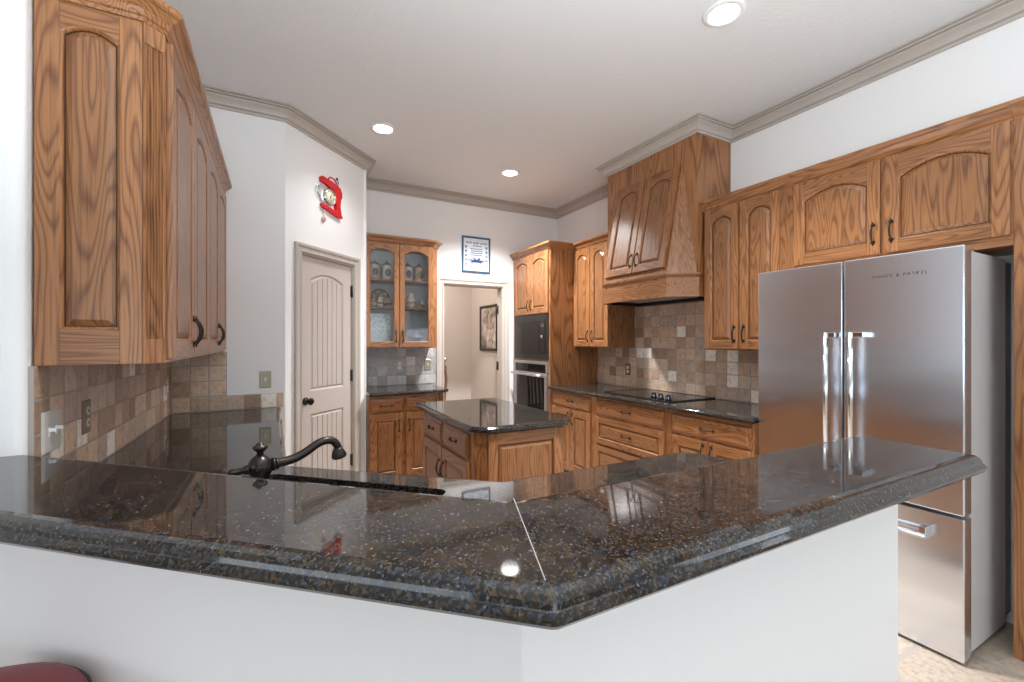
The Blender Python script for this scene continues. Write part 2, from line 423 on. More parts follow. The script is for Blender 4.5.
def panel_door(x0, x1, zt):
    mb = MB(); y = .018; W = x1 - x0; s = .105; cx = (x0 + x1) / 2
    mb.box(x0, x1, y + .012, y + .035, .012, zt, DOORP)
    def plank(zb, ztp, rise):
        hw = W / 2 - s
        def con(i):
            P = [(cx - hw + i, zb + i), (cx + hw - i, zb + i), (cx + hw - i, ztp - i)]
            N = 10
            for k in range(1, N):
                t = 1 - 2 * k / N; P.append((cx + t * (hw - i), ztp - i + rise * (1 - t * t)))
            P.append((cx - hw + i, ztp - i)); return P
        fr = [[(x, yy, z) for x, z in con(i)] for i, yy in ((0, y), (.008, y + .010), (.016, y + .010), (.026, y + .003))]
        mb.rings(fr, DOORP)
        N = 6; x0_, x1_ = cx - hw + .026, cx + hw - .026      # planks of the panel field
        for k in range(N):
            a, b = x0_ + (x1_ - x0_) * k / N, x0_ + (x1_ - x0_) * (k + 1) / N
            def zt_(x): t = (x - cx) / (hw - .026); return ztp - .026 + rise * max(0, 1 - t * t)
            mb.prism_y([(a, zb + .026), (b, zb + .026), (b, zt_(b)), ((a + b) / 2, zt_((a + b) / 2)), (a, zt_(a))], y + .010, y + .011, DOORP)
            g = .0035
            mb.prism_y([(a + g, zb + .026), (b - g, zb + .026), (b - g, zt_(b - g)), ((a + b) / 2, zt_((a + b) / 2)), (a + g, zt_(a + g))], y + .003, y + .0105, DOORP)
        return con(0)
    top = plank(.995, 1.86, .055); bot = plank(.19, .815, 0)
    # the flat face around both panels
    mb.box(x0, x0 + s, y, y + .012, .012, zt, DOORP); mb.box(x1 - s, x1, y, y + .012, .012, zt, DOORP)
    mb.box(x0 + s, x1 - s, y, y + .012, .012, .19, DOORP); mb.box(x0 + s, x1 - s, y, y + .012, .815, .995, DOORP)
    arch = top[2:]
    mb.prism_y(arch + [(x0 + s, zt), (x1 - s, zt)], y, y + .012, DOORP)
    return mb
panel_door(DL0 + .010, DL1 - .010, 2.030).build('door_leaf', d1)
KM = Matrix.Translation((.215, .018, .922)) @ Matrix.Rotation(R(90), 4, 'X')
MB().lathe([(.030, 0), (.030, .005), (.024, .010), (.012, .012), (.010, .030), (.018, .036), (.027, .045), (.028, .056), (.020, .064), (.004, .066)], BRONZE, KM).build('door_knob', d1)
for z in (.34, 1.08, 1.815):
    MB().box(DL1 - .020, DL1 - .004, .006, .020, z - .048, z + .048, BLACK, .001).lathe([(.006, -.052), (.006, .052)], BLACK, Matrix.Translation((DL1 - .009, .006, z))).build('door_hinge', d1)
for z in (.25, 1.08, 1.76):
    h = struct(MB().box(DX1 - .012, DX1 - .006, YB + .085, YB + .118, z - .05, z + .05, BLACK, .001).lathe([(.007, -.052), (.007, .052)], BLACK, Matrix.Translation((DX1 - .012, YB + .124, z)), 10), 'trim_4')
struct(MB().box(DX1 + .03, XW, YB - .012, YB, 0, .10, TRIM), 'baseboard_back')

# ------------------------------------------------------------------ joinery
HCACHE = {}
def pull_mesh(vert):
    if vert in HCACHE: return HCACHE[vert]
    mb = MB(); N = 12; L = .048
    pts = []; rad = []
    for i in range(N + 1):
        t = -1 + 2 * i / N; pts.append((0, -.004 - .019 * (1 - t * t) ** .8, t * L)); rad.append(.0028 + .0020 * math.cos(t * 1.4))
    mb.tube(pts, rad, IRON, 8)
    for s in (-1, 1):                            # spade-shaped back plates
        P = [(-.0035, .30), (-.010, .36), (-.012, .48), (-.006, .60), (0, .78), (.006, .60), (.012, .48), (.010, .36), (.0035, .30)]
        mb.prism_y([(x, s * (L + (z - .48) * .055)) for x, z in P], -.004, 0, IRON)
        mb.ball((0, -.005, s * L), (.007, .005, .007), IRON, 10, 6)
    if not vert:
        for v in mb.bm.verts: v.co = Vector((v.co.z, v.co.y, -v.co.x))
    HCACHE[vert] = mb.data('pull'); return HCACHE[vert]
def pull(parent, x, y, z, vert=True):
    return link('handle', pull_mesh(vert), parent, (x, y, z))

DC = {}
def door_mesh(w, h, rise, glass=False, s=None, flatp=False, horiz=False, rb=None):
    key = (round(w, 3), round(h, 3), rise, glass, s, flatp, horiz, rb)
    if key in DC: return DC[key]
    s_ = s or min(.058, w * .2); r = rb or s_ + .004; zt = h - s_ - .006 - rise; mb = MB(); T = -.021; N = 14
    PM = OAKX if horiz else OAKZ
    def con(i):
        P = [(s_ + i, r + i), (w - s_ - i, r + i), (w - s_ - i, zt - i)]
        for k in range(1, N):
            t = k / N; x = (w - s_ - i) + (2 * s_ + 2 * i - w) * t; P.append((x, zt - i + rise * (1 - (2 * t - 1) ** 2)))
        P.append((s_ + i, zt - i)); return P
    for x0, x1 in ((0, s_), (w - s_, w)): mb.box(x0, x1, T, 0, 0, h, OAKZ, .003)
    mb.box(s_, w - s_, T, 0, .0005, r, OAKX, .002)
    top = con(0)[2:]
    mb.prism_y([(x, z) for x, z in top] + [(s_, h - .0005), (w - s_, h - .0005)], T + .0008, 0, OAKX)
    c0 = [(0, T), (.004, T + .004), (.007, T + .010)]
    mb.rings([[(x, y, z) for x, z in con(i)] for i, y in c0], OAKX if horiz else OAKZ)
    if not glass:
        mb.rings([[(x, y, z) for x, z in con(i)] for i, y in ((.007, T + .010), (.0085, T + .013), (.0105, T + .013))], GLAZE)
        mb.rings([[(x, y, z) for x, z in con(i)] for i, y in ((.0105, T + .012), (.026, T + .003), (.028, T + .002))], PM, cap1=True)
    DC[key] = mb.data('door')
    return DC[key]
def door(parent, x0, x1, z0, z1, rise=.035, hx=None, hz=None, y=0, name='door', glass=False, rot=(0, 0, 0), s=None):
    w, h = x1 - x0, z1 - z0
    d = link(name, door_mesh(w, h, rise, glass, s), parent, (x0, y, z0), rot)
    if hx is not None: pull(d, (.030 if hx < 0 else w - .030), -.021, hz - z0 if hz else .12)
    if glass:
        s_ = s or min(.058, w * .2)
        MB().box(s_ + .002, w - s_ - .002, -.012, -.008, s_ + .002, h - s_ - .002, GLASS).build('glass_pane', d)
    return d
def drawer(parent, x0, x1, z0, z1, y=0, panel=False, handle=True):
    w, h = x1 - x0, z1 - z0; key = ('dr', round(w, 3), round(h, 3), panel)
    if panel: me = door_mesh(w, h, 0, s=.042, horiz=True)
    else:
        if key not in DC:
            mb = MB(); rs = []
            for i, yy in ((0, 0), (0, -.010), (.004, -.013), (.016, -.016), (.020, -.021)):
                rs.append([(i, yy, i), (w - i, yy, i), (w - i, yy, h - i), (i, yy, h - i)])
            DC[key] = mb.rings(rs, OAKX, cap0=True, cap1=True).data('drawer_front')
        me = DC[key]
    d = link('drawer', me, parent, (x0, y, z0))
    if handle: pull(d, w / 2, -.021, h / 2, False)
    return d
CROWN = [(0, 0), (.006, 0), (.010, .010), (.016, .014), (.022, .030), (.040, .048), (.046, .050), (.052, .056), (.052, .072), (0, .072)]
def crown(parent, path, z, side=1):
    MB().sweep(path, CROWN, OAKX, side, z).build('crown_moulding', parent)
def flutes(parent, p0, p1, z0, z1, arch=True):
    # fluted corner strip from p0 to p1 (footprint points, left to right seen from the front)
    p0, p1 = Vector(p0), Vector(p1); d = (p1 - p0); w = d.length; d.normalize(); nrm = Vector((d.y, -d.x)); mb = MB()
    n = max(4, int(w / .0105)); mrg = .006
    def P(t, o, z): q = p0 + d * t + nrm * o; return (q.x, q.y, z)
    sec = [(0, 0), (0, .006), (mrg, .006)]; m = 4
    for k in range(n):
        for j in range(m + 1):
            a = j / m; sec.append((mrg + (w - 2 * mrg) * (k + a * .86 + .07) / n, .006 - .0055 * math.sin(math.pi * a)))
    sec += [(w - mrg, .006), (w, .006), (w, 0)]
    za, zb = z0 + .075, z1 - .06
    mb.rings([[P(t, o, za) for t, o in sec], [P(t, o, zb) for t, o in sec]], OAKZ, cap0=True, cap1=True)
    for a, b in ((z0, za), (zb, z1)):
        mb.rings([[P(0, 0, z), P(0, .007, z), P(w, .007, z), P(w, 0, z)] for z in (a, b)], OAKZ, cap0=True, cap1=True)
    return mb.build('fluted_corner', parent)
def body(parent, foot, z0, z1, toe=0, name='carcass'):
    mb = MB().prism(foot, z0 + toe, z1, OAKZ)
    o = mb.build(name, parent)
    if toe:
        xs = [p[0] for p in foot]; ys = [p[1] for p in foot]
        MB().box(min(xs) + .01, max(xs) - .01, min(ys) + .07, max(ys) - .01, z0, z0 + toe, BLACK).build('toe_kick', parent)
    return o
def rail(parent, bs, name='face_frame'):
    mb = MB()
    for x0, x1, z0, z1, m in bs: mb.box(x0, x1, -.0025 if m is OAKX else -.0036, .004, z0, z1, m, .0008)
    return mb.build(name, parent)

# ---- left wall cabinet (faces +X): local x = world +Y, local y = world -X, front frame at X = -.32
LX = -.32
t = thing('upper_cabinet', 'long oak wall cabinet with fluted corner on the left wall above the tile', 'cabinet', (LX, 1.73, 0), 90)
dp = .285; L = YP - 1.73
body(t, [(.045, 0), (L - .002, 0), (L - .002, dp), (.0215, dp), (.0215, .0445), (.001, .0445)], 1.31, 2.40)
flutes(t, (0, .045), (.045, 0), 1.312, 2.36)
rail(t, [(.05, L - .004, 1.31, 1.335, OAKX), (.05, L - .004, 2.352, 2.37, OAKX), (.05, .062, 1.335, 2.352, OAKZ)])
n = 4; x0 = .062; wd = (L - .006 - x0) / n
for k in range(n):
    a = x0 + k * wd + .003; b = x0 + (k + 1) * wd - .003
    door(t, a, b, 1.322, 2.352, .04, 1 if k % 2 == 0 else -1, 1.42)
# end panel facing the camera (plane Y = 1.73)
ep = link('end_panel', door_mesh(.240, 1.055, .026, s=.054, rb=.106), t, (.0215, dp, 1.310), (0, 0, R(-90)))
crown(t, [(0, dp + .0), (0, .045), (.045, 0), (L - .002, 0)], 2.362, 1)

# ---- glass cabinet on the back wall (faces -Y)
GX, GY, GD = .726, 4.38, .326
t = thing('display_cabinet', 'oak wall cabinet with two glass doors on the back wall beside the doorway', 'cabinet', (GX, GY, 0), 0)
GW = .690; ch = .065
mb = MB()
mb.box(0, .018, 0, GD, 1.31, 2.345, OAKZ).box(0, GW + ch, GD - .012, GD, 1.31, 2.345, OAKZ)
mb.prism([(GW - .002, 0), (GW + ch, ch), (GW + ch, GD - .012), (GW + ch - .018, GD - .012), (GW + ch - .018, ch + .006), (GW - .002, .020)], 1.31, 2.345, OAKZ)
mb.prism([(.018, 0), (GW, 0), (GW + ch - .01, ch), (GW + ch - .01, GD - .012), (.018, GD - .012)], 1.31, 1.335, OAKX)
mb.prism([(.018, 0), (GW, 0), (GW + ch - .01, ch), (GW + ch - .01, GD - .012), (.018, GD - .012)], 2.32, 2.345, OAKX)
mb.build('carcass', t)
GREYB = flat('grey_cabinet_lining', (.52, .53, .54), .5)
MB().box(.019, GW + ch - .02, GD - .020, GD - .013, 1.336, 2.319, GREYB).build('back_panel', t)
for z in (1.992, 1.72): MB().box(.019, GW + ch - .02, .025, GD - .022, z - .018, z, OAKX).build('shelf', t)
mid = .343
MB().box(mid - .014, mid + .014, 0, .018, 1.335, 2.32, OAKZ).build('centre_stile', t)
door(t, .014, mid - .003, 1.322, 2.335, .045, 1, 1.425, glass=True, s=.046)
door(t, mid + .003, GW - .006, 1.322, 2.335, .045, -1, 1.425, glass=True, s=.046)
crown(t, [(0, 0), (GW, 0), (GW + ch, ch), (GW + ch, GD - .002)], 2.335, 1)

# ---- things on the shelves of the glass cabinet
PORC = flat('cream_porcelain', (.80, .66, .54), .25); TERRA = flat('tan_stoneware', (.62, .40, .26), .35)
BLUEP = flat('blue_glaze', (.05, .08, .16), .25); GREENP = flat('green_glaze', (.10, .14, .09), .3); PEWTER = flat('pewter', (.40, .40, .40), .3, 1)
SHT, SHM, SHB = 1.992, 1.72, 1.335
def T3(x, y, z): return Matrix.Translation((x, y, z))
def ring_handle(mb, c, r, tr, m, ang=0, squash=1.25):
    d = Vector((math.cos(ang), math.sin(ang), 0))
    pts = [Vector(c) + d * (r * math.cos(a)) + Vector((0, 0, r * squash * math.sin(a))) for a in [R(-100 + 20 * k) for k in range(11)]]
    mb.tube(pts, tr, m, 8)
def stein(label, x, y, col, patch, hang):
    t = thing('beer_stein', label, 'stein', (x, y, SHT), 0, 'steins on the top cabinet shelf')
    MB().lathe([(.056, 0), (.058, .006), (.052, .012), (.051, .020), (.049, .130), (.052, .136), (.052, .144), (.048, .146), (.001, .136)], col, None, 24).build('cup', t)
    h = MB(); ring_handle(h, (.040 * math.cos(hang), .040 * math.sin(hang), .075), .034, .006, col, hang, 1.3); h.build('handle', t)
    MB().lathe([(.053, .146), (.053, .152), (.040, .166), (.016, .180), (.008, .184), (.012, .196), (.006, .206), (.001, .208)], PEWTER, None, 22).build('lid', t)
    mb = MB(); rs = []
    for k in range(9):
        u = -1 + 2 * k / 8; a = R(-90) + u * .55; hh = .040 * math.sqrt(max(.04, 1 - u * u))
        rs.append([(.0522 * math.cos(a), .0522 * math.sin(a), .075 - hh), (.0522 * math.cos(a), .0522 * math.sin(a), .075 + hh)])
    mb.rings(rs, patch, closed=False); mb.build('painted_panel', t)
stein('tan stein with a dark painted panel, leftmost on the top shelf of the glass cabinet', .862, 4.53, TERRA, BLUEP, R(180))
stein('cream stein with a green painted panel, behind the left glass door next to its partner', .985, 4.53, PORC, GREENP, R(0))
stein('cream stein with a blue painted panel, left one behind the right glass door', 1.195, 4.53, PORC, BLUEP, R(180))
stein('tan stein with a green painted panel, rightmost on the top shelf of the glass cabinet', 1.315, 4.53, TERRA, GREENP, R(0))
def pitcher(label, x, y, z, h, w_, col, spot, ang, kind='pitcher'):
    t = thing(kind, label, kind, (x, y, z), 0, 'little pitchers on the middle cabinet shelf')
    MB().lathe([(w_ * .55, 0), (w_ * .6, .004), (w_ * .9, h * .22), (w_, h * .40), (w_ * .85, h * .60), (w_ * .52, h * .78), (w_ * .55, h * .92), (w_ * .66, h), (w_ * .58, h), (w_ * .45, h * .9)], col, None, 20).build('jug', t)
    hb = MB(); ring_handle(hb, (w_ * .65 * math.cos(ang), w_ * .65 * math.sin(ang), h * .6), h * .24, .0045, col, ang); hb.build('handle', t)
    sb = MB()
    for k in range(6):
        a = R(-150 + 24 * k); rr = w_ * (1.0 if k % 2 else .97); sb.ball((rr * math.cos(a), rr * math.sin(a), h * (.42 if k % 2 else .34)), (.008, .008, .009), spot, 8, 5)
    sb.build('painted_spots', t)
t = thing('display_plate', 'round brown patterned plate standing upright on the middle left cabinet shelf', 'plate', (.935, 4.655, SHM + .098))
MP = Matrix.Rotation(R(78), 4, 'X')
m, n, b = nt('painted_plate'); tc = ND(n, 'ShaderNodeTexCoord'); vv = ND(n, 'ShaderNodeTexVoronoi'); vv.inputs['Scale'].default_value = 32; n.links.new(tc.outputs['Object'], vv.inputs['Vector'])
n.links.new(RAMP(n, vv.outputs['Distance'], [(.12, (.05, .07, .16)), (.26, (.55, .45, .38)), (.40, (.30, .18, .12)), (.7, (.22, .14, .10))]), b.inputs['Base Color']); setp(b, Roughness=.25)
MB().lathe([(.001, 0), (.062, 0), (.075, .004), (.100, .012), (.102, .015), (.074, .008), (.060, .004), (.001, .004)], m, MP, 36).build('dish', t)
pitcher('small dark spotted pitcher left of the cream one on the middle left shelf', .845, 4.52, SHM, .085, .030, TERRA, PORC, R(180))
pitcher('small cream pitcher in front of the upright plate, middle left shelf', .912, 4.50, SHM, .100, .036, PORC, GREENP, R(0))
pitcher('small brown pitcher right of the cream one, middle left shelf', .995, 4.52, SHM, .090, .034, TERRA, BLUEP, R(0))
pitcher('tall cream pitcher on the middle shelf behind the right glass door', 1.225, 4.52, SHM, .150, .048, PORC, BLUEP, R(180))
pitcher('short tan creamer beside the tall cream pitcher, right glass door', 1.335, 4.52, SHM, .085, .038, TERRA, GREENP, R(0), 'creamer')
m, n, b = nt('cut_glass_platter'); tc = ND(n, 'ShaderNodeTexCoord'); vv = ND(n, 'ShaderNodeTexVoronoi'); vv.inputs['Scale'].default_value = 55; n.links.new(tc.outputs['Object'], vv.inputs['Vector'])
n.links.new(RAMP(n, vv.outputs['Distance'], [(.0, (.90, .95, .93)), (.35, (.72, .80, .77)), (.7, (.55, .62, .60))]), b.inputs['Base Color']); setp(b, Roughness=.12, Metallic=.25); BUMP(n, b, vv.outputs['Distance'], .8, .006)
t = thing('glass_platter', 'large pale cut-glass platter leaning upright on the lowest left cabinet shelf', 'platter', (.928, 4.63, SHB), 0)
fo_ = fillet([(-.155, .006), (.115, .006), (.115, .335), (-.155, .335)], .045, 6)
pl = MB(); MR = Matrix.Rotation(R(-6), 4, 'X')
rs = [[MR @ Vector((x, y, z)) for x, z in (offset(ccw(fo_), i) if i else ccw(fo_))] for i, y in ((0, .006), (0, -.006), (.02, -.004), (.03, .0))]
pl.rings(rs, m, cap0=True, cap1=True).build('plate_body', t)
t = thing('cake_dome', 'white covered dish on a silver stand, lowest shelf behind the right glass door', 'covered dish', (1.30, 4.60, SHB), 0)
MB().lathe([(.050, 0), (.052, .005), (.020, .012), (.012, .030), (.014, .060), (.030, .072), (.085, .078), (.088, .084), (.001, .084)], PEWTER, None, 28).build('stand', t)
MB().lathe([(.070, .084), (.070, .090), (.060, .112), (.035, .128), (.010, .134), (.006, .142), (.012, .152), (.006, .162), (.001, .163)], flat('white_china', (.75, .75, .74), .2), None, 28).build('lid', t)
for x, lb, m_ in ((1.215, 'dark blue teacup left of the covered dish on its silver stand', BLUEP), (1.275, 'pewter cup in front of the covered dish stand', PEWTER), (1.345, 'white china cup at the right end of the lowest cabinet shelf', bpy.data.materials['white_china'])):
    t = thing('teacup', lb, 'cup', (x, 4.485, SHB), 0, 'cups on the lowest cabinet shelf')
    MB().lathe([(.018, 0), (.019, .003), (.026, .018), (.030, .038), (.032, .050), (.029, .050), (.024, .020), (.001, .010)], m_, None, 20).build('bowl', t)
    h = MB(); ring_handle(h, (.026, 0, .028), .014, .003, m_, 0, 1.1); h.build('handle', t)

# ---- back base cabinet
t = thing('base_cabinet', 'oak base cabinet with two drawers under the glass-door wall cabinet', 'cabinet', (.726, 4.10, 0), 0)
body(t, [(0, 0), (.66, 0), (.725, .065), (.725, .605), (0, .605)], 0, .881, .1)
rail(t, [(0, .66, .852, .875, OAKX), (0, .66, .715, .738, OAKX), (0, .66, .10, .135, OAKX), (.29, .345, .135, .852, OAKZ), (.0, .025, .1, .875, OAKZ), (.635, .66, .1, .875, OAKZ)])
for a, b, hx in ((.010, .300, 1), (.336, .628, -1)):
    drawer(t, a, b, .73, .85); door(t, a, b, .12, .718, 0, hx, .60)
flutes(t, (.662, .002), (.723, .063), .102, .873)
slab('countertop', [(.724, 4.708), (.724, 4.065), (1.42, 4.065), (1.50, 4.145), (1.50, 4.708)], .914, .032, scale=.5)
tag(bpy.data.objects['countertop'], 'short dark granite countertop on the back base cabinet left of the doorway', 'countertop')

# ---- oven tower (faces -X, local x = world -Y)
TX = 2.53
t = thing('oven_cabinet', 'tall oak cabinet housing the microwave and oven in the back right corner', 'cabinet', (TX, 4.706, 0), -90)
TW = 4.706 - 3.89; TD = XW - TX - .002
mb = MB()
mb.box(0, .055, 0, TD, .1, 2.36, OAKZ).box(TW - .03, TW, 0, TD, .1, 2.36, OAKV).box(.055, TW - .03, TD - .02, TD, .1, 2.36, OAKZ)
mb.box(.055, TW - .03, 0, TD - .02, 2.34, 2.36, OAKX).box(.055, TW - .03, 0, TD - .02, 1.665, 1.69, OAKX).box(.055, TW - .03, 0, TD - .02, 1.165, 1.185, OAKX).box(.055, TW - .03, 0, TD - .02, .43, .45, OAKX).box(.055, TW - .03, 0, TD - .02, .1, .13, OAKX)
mb.build('carcass', t)
MB().box(.02, TW - .02, .07, TD - .02, 0, .1, BLACK).build('toe_kick', t)
xm = (.055 + TW - .03) / 2
door(t, .050, xm - .002, 1.68, 2.345, .04, 1, 1.78); door(t, xm + .002, TW - .022, 1.68, 2.345, .04, -1, 1.78)
drawer(t, .050, TW - .022, .14, .425, panel=True)
crown(t, [(-.0, 0), (TW, 0), (TW, .30)], 2.350, 1)
# microwave and oven as their own things
tm = thing('microwave', 'black built-in microwave above the wall oven in the tall oak cabinet', 'microwave', (TX, 4.706, 0), -90)
a, b = .0575, TW - .0325
MB().box(a, b, .004, .40, 1.187, 1.663, BLACK).build('case', tm)
fr = MB(); fr.box(a - .005, b + .005, -.014, .004, 1.180, 1.672, BLACK, .003); fr.build('trim_frame', tm)
MB().box(a + .05, b - .16, -.022, -.014, 1.245, 1.60, BGLASS, .003).build('door', tm)
cp = MB().box(b - .155, b - .04, -.020, -.014, 1.245, 1.60, BGLASS, .002).build('control_panel', tm)
MB().lathe([(.018, 0), (.018, .012), (.012, .016)], CHROME, Matrix.Translation((b - .095, -.020, 1.43)) @ Matrix.Rotation(R(90), 4, 'X'), 16).build('knob', cp)
MB().box(b - .13, b - .06, -.0215, -.0195, 1.53, 1.565, flat('display_grey', (.05, .06, .07), .2)).build('display', cp)
tv = thing('built_in_oven', 'stainless steel wall oven with black glass door below the microwave', 'oven', (TX, 4.706, 0), -90)
MB().box(a, b, .004, .55, .452, 1.163, BLACK).build('case', tv)
fr = MB()
fr.box(a - .004, b + .004, -.020, .004, 1.128, 1.160, STEELS, .002).box(a - .004, a + .03, -.020, .004, 1.04, 1.13, STEELS, .002).box(b - .03, b + .004, -.020, .004, 1.04, 1.13, STEELS, .002)
fr.build('steel_trim', tv)
MB().box(a + .03, b - .03, -.018, .004, 1.045, 1.128, BGLASS, .001).build('control_panel', tv)
od = MB(); od.box(a - .004, b + .004, -.030, .004, .99, 1.035, STEELS, .003).box(a - .004, a + .075, -.030, .004, .47, .99, STEELS, .002).box(b - .04, b + .004, -.030, .004, .47, .99, STEELS, .002).box(a + .075, b - .04, -.030, .004, .47, .56, STEELS, .002)
od = od.build('door', tv)
MB().box(a + .075, b - .04, -.028, .004, .56, .99, BGLASS, .001).build('window', od)
hd = MB(); hd.tube([(a + .03, -.075, 1.012), (b - .03, -.075, 1.012)], .011, CHROME, 12)
for x in (a + .06, b - .06): hd.box(x - .01, x + .01, -.075, -.028, 1.004, 1.020, CHROME, .002)
hd.build('handle', od)

# ---- right wall cabinets
UX = 2.84; UD = XW - UX - .002
t = thing('upper_cabinet', 'oak two-door wall cabinet between the oven tower and the range hood', 'cabinet', (UX, 3.888, 0), -90)
Wd = 3.888 - 3.312
body(t, [(0, 0), (Wd, 0), (Wd, UD), (0, UD)], 1.315, 2.36)
rail(t, [(0, Wd, 1.315, 1.34, OAKX), (0, Wd, 2.33, 2.36, OAKX), (.27, .30, 1.34, 2.33, OAKZ)])
door(t, .012, Wd / 2 - .004, 1.325, 2.345, .04, 1, 1.43); door(t, Wd / 2 + .004, Wd - .012, 1.325, 2.345, .04, -1, 1.43)
crown(t, [(.025, 0), (Wd, 0), (Wd, .05)], 2.350, 1)
t = thing('upper_cabinet', 'oak two-door wall cabinet between the range hood and the refrigerator', 'cabinet', (UX, 2.243, 0), -90)
Wd = 2.243 - 1.600
body(t, [(0, 0), (Wd, 0), (Wd, UD), (0, UD)], 1.315, 2.36)
rail(t, [(0, Wd, 1.315, 1.34, OAKX), (0, Wd, 2.33, 2.36, OAKX), (.26, .31, 1.34, 2.33, OAKZ), (Wd - .085, Wd, 1.315, 2.36, OAKZ), (0, .02, 1.315, 2.36, OAKZ)])
door(t, .012, .284, 1.325, 2.345, .04, 1, 1.43); door(t, .294, .566, 1.325, 2.345, .04, -1, 1.43)
crown(t, [(0, .05), (0, 0), (Wd, 0)], 2.345, 1)
t = thing('upper_cabinet', 'oak wall cabinet with two wide arched doors above the refrigerator', 'cabinet', (UX, 1.600, 0), -90)
Wd = 1.600 - .668
body(t, [(0, 0), (Wd, 0), (Wd, UD), (0, UD)], 1.80, 2.36)
rail(t, [(0, Wd, 1.80, 1.85, OAKX), (0, Wd, 2.33, 2.36, OAKX), (.455, .475, 1.85, 2.33, OAKZ)])
door(t, .010, .455, 1.845, 2.345, .05, 1, 1.955); door(t, .475, .925, 1.845, 2.345, .05, -1, 1.955)
crown(t, [(0, 0), (Wd, 0)], 2.345, 1)
t = thing('end_panel', 'tall oak end panel standing right of the refrigerator', 'cabinet panel', (UX, .667, 0), -90)
MB().box(0, .20, 0, UD, 0, 2.36, OAKV, .002).build('panel', t)
rail(t, [(.0, .05, 0, 2.36, OAKZ), (.05, .155, 0, 2.36, OAKV), (.155, .20, 0, 2.36, OAKZ)], 'stile')
crown(t, [(0, 0), (.20, 0), (.20, .32)], 2.345, 1)
# base run
BX = 2.545; BD = XW - BX - .002
t = thing('base_cabinet', 'oak base cabinet with one drawer over two doors beside the oven tower', 'cabinet', (BX, 3.888, 0), -90)
Wd = 3.888 - 3.19
body(t, [(0, 0), (Wd, 0), (Wd, BD), (0, BD)], 0, .881, .1)
rail(t, [(0, Wd, .852, .876, OAKX), (0, Wd, .705, .738, OAKX), (0, Wd, .1, .135, OAKX), (0, .05, .1, .876, OAKZ), (Wd - .035, Wd, .1, .876, OAKZ), (.34, .37, .135, .705, OAKZ)])
drawer(t, .045, .665, .73, .855); door(t, .045, .352, .12, .715, 0, 1, .625); door(t, .358, .665, .12, .715, 0, -1, .625)
t = thing('drawer_cabinet', 'oak bank of three drawers under the cooktop', 'cabinet', (BX, 3.19, 0), -90)
Wd = 3.19 - 2.318
body(t, [(0, 0), (Wd, 0), (Wd, BD), (0, BD)], 0, .881, .1)
rail(t, [(0, Wd, .852, .876, OAKX), (0, Wd, .685, .738, OAKX), (0, Wd, .455, .49, OAKX), (0, Wd, .1, .135, OAKX), (0, .05, .1, .876, OAKZ), (Wd - .04, Wd, .1, .876, OAKZ)])
drawer(t, .045, .832, .73, .855); drawer(t, .045, .832, .475, .705, panel=True); drawer(t, .045, .832, .12, .455, panel=True)
t = thing('base_cabinet', 'oak base cabinet with one drawer over two doors beside the refrigerator', 'cabinet', (BX, 2.318, 0), -90)
Wd = 2.318 - 1.66
body(t, [(0, 0), (Wd, 0), (Wd, BD), (0, BD)], 0, .881, .1)
rail(t, [(0, Wd, .852, .876, OAKX), (0, Wd, .695, .735, OAKX), (0, Wd, .1, .135, OAKX), (0, .05, .1, .876, OAKZ), (Wd - .03, Wd, .1, .876, OAKZ), (.33, .36, .135, .695, OAKZ)])
drawer(t, .040, .640, .725, .850); door(t, .040, .337, .12, .705, 0, 1, .63); door(t, .343, .640, .12, .705, 0, -1, .63)
c = slab('countertop', [(2.50, 1.66), (XW - .002, 1.66), (XW - .002, 3.887), (2.50, 3.887)], .914, .032, scale=.5)
tag(c, 'long dark granite countertop carrying the cooktop along the right wall', 'countertop')
# cooktop
t = thing('cooktop', 'black glass electric cooktop set in the granite under the range hood', 'cooktop', (2.63, 3.14, .914), -90)
MB().box(0, .76, 0, .50, 0, .007, BGLASS, .003).build('glass_top', t)
eg = MB()
for q in ((-.004, 0, -.004, .504), (.76, .764, -.004, .504), (0, .76, .50, .504), (0, .76, -.004, 0)): eg.box(q[0], q[1], q[2], q[3], 0, .010, BLACK, .001)
eg.build('rim', t)
for k, (px, py) in enumerate(((2.720, 2.635), (2.703, 2.545), (2.686, 2.455))):
    MB().lathe([(.026, 0), (.026, .008), (.021, .012), (.019, .030), (.014, .034), (.001, .034)], flat('black_knob', (.010, .013, .022), .25) if k == 0 else bpy.data.materials['black_knob'], Matrix.Translation((3.14 - py, px - 2.63, .007)), 18).box(3.14 - py - .004, 3.14 - py + .004, px - 2.63 - .02, px - 2.63 + .02, .035, .047, bpy.data.materials['black_knob'], .002).build('knob', t)

# ---- range hood, local x = 3.275 - Y, y = X - 2.61
t = thing('range_hood', 'tall tapering oak range hood with two arched doors over the cooktop', 'range hood', (2.61, 3.275, 0), -90)
HW = 1.012; YC = .17; YWALL = XW - 2.61 - .002
MB().box(0, HW, YC, YWALL, 1.90, CZ - .002, OAKV).build('chimney', t)
fo = [(.002, YC + .02), (.147, 0), (.873, 0), (HW - .002, YC + .02), (HW - .002, YWALL), (.002, YWALL)]
sk = MB()
sk.rings([[(x, y, 1.717) for x, y in fo], [(x, y, 1.88) for x, y in fo]], OAKX, cap0=False, cap1=True)
fi_ = offset(ccw(fo), .03)
sk.rings([[(x, y, z) for x, y in fi_] for z in (1.722, 1.84)], BLACK, cap1=True)
sk.rings([[(x, y, 1.717) for x, y in ccw(fo)], [(x, y, 1.722) for x, y in fi_]], OAKX)
sk.build('skirt', t)
pth = [(.002, YC + .10), (.002, YC + .02), (.147, 0), (.873, 0), (HW - .002, YC + .02), (HW - .002, YC + .10)]
MB().sweep(pth, [(0, 0), (.007, 0), (.007, .022), (0, .024)], OAKX, 1, 1.717).build('lower_moulding', t)
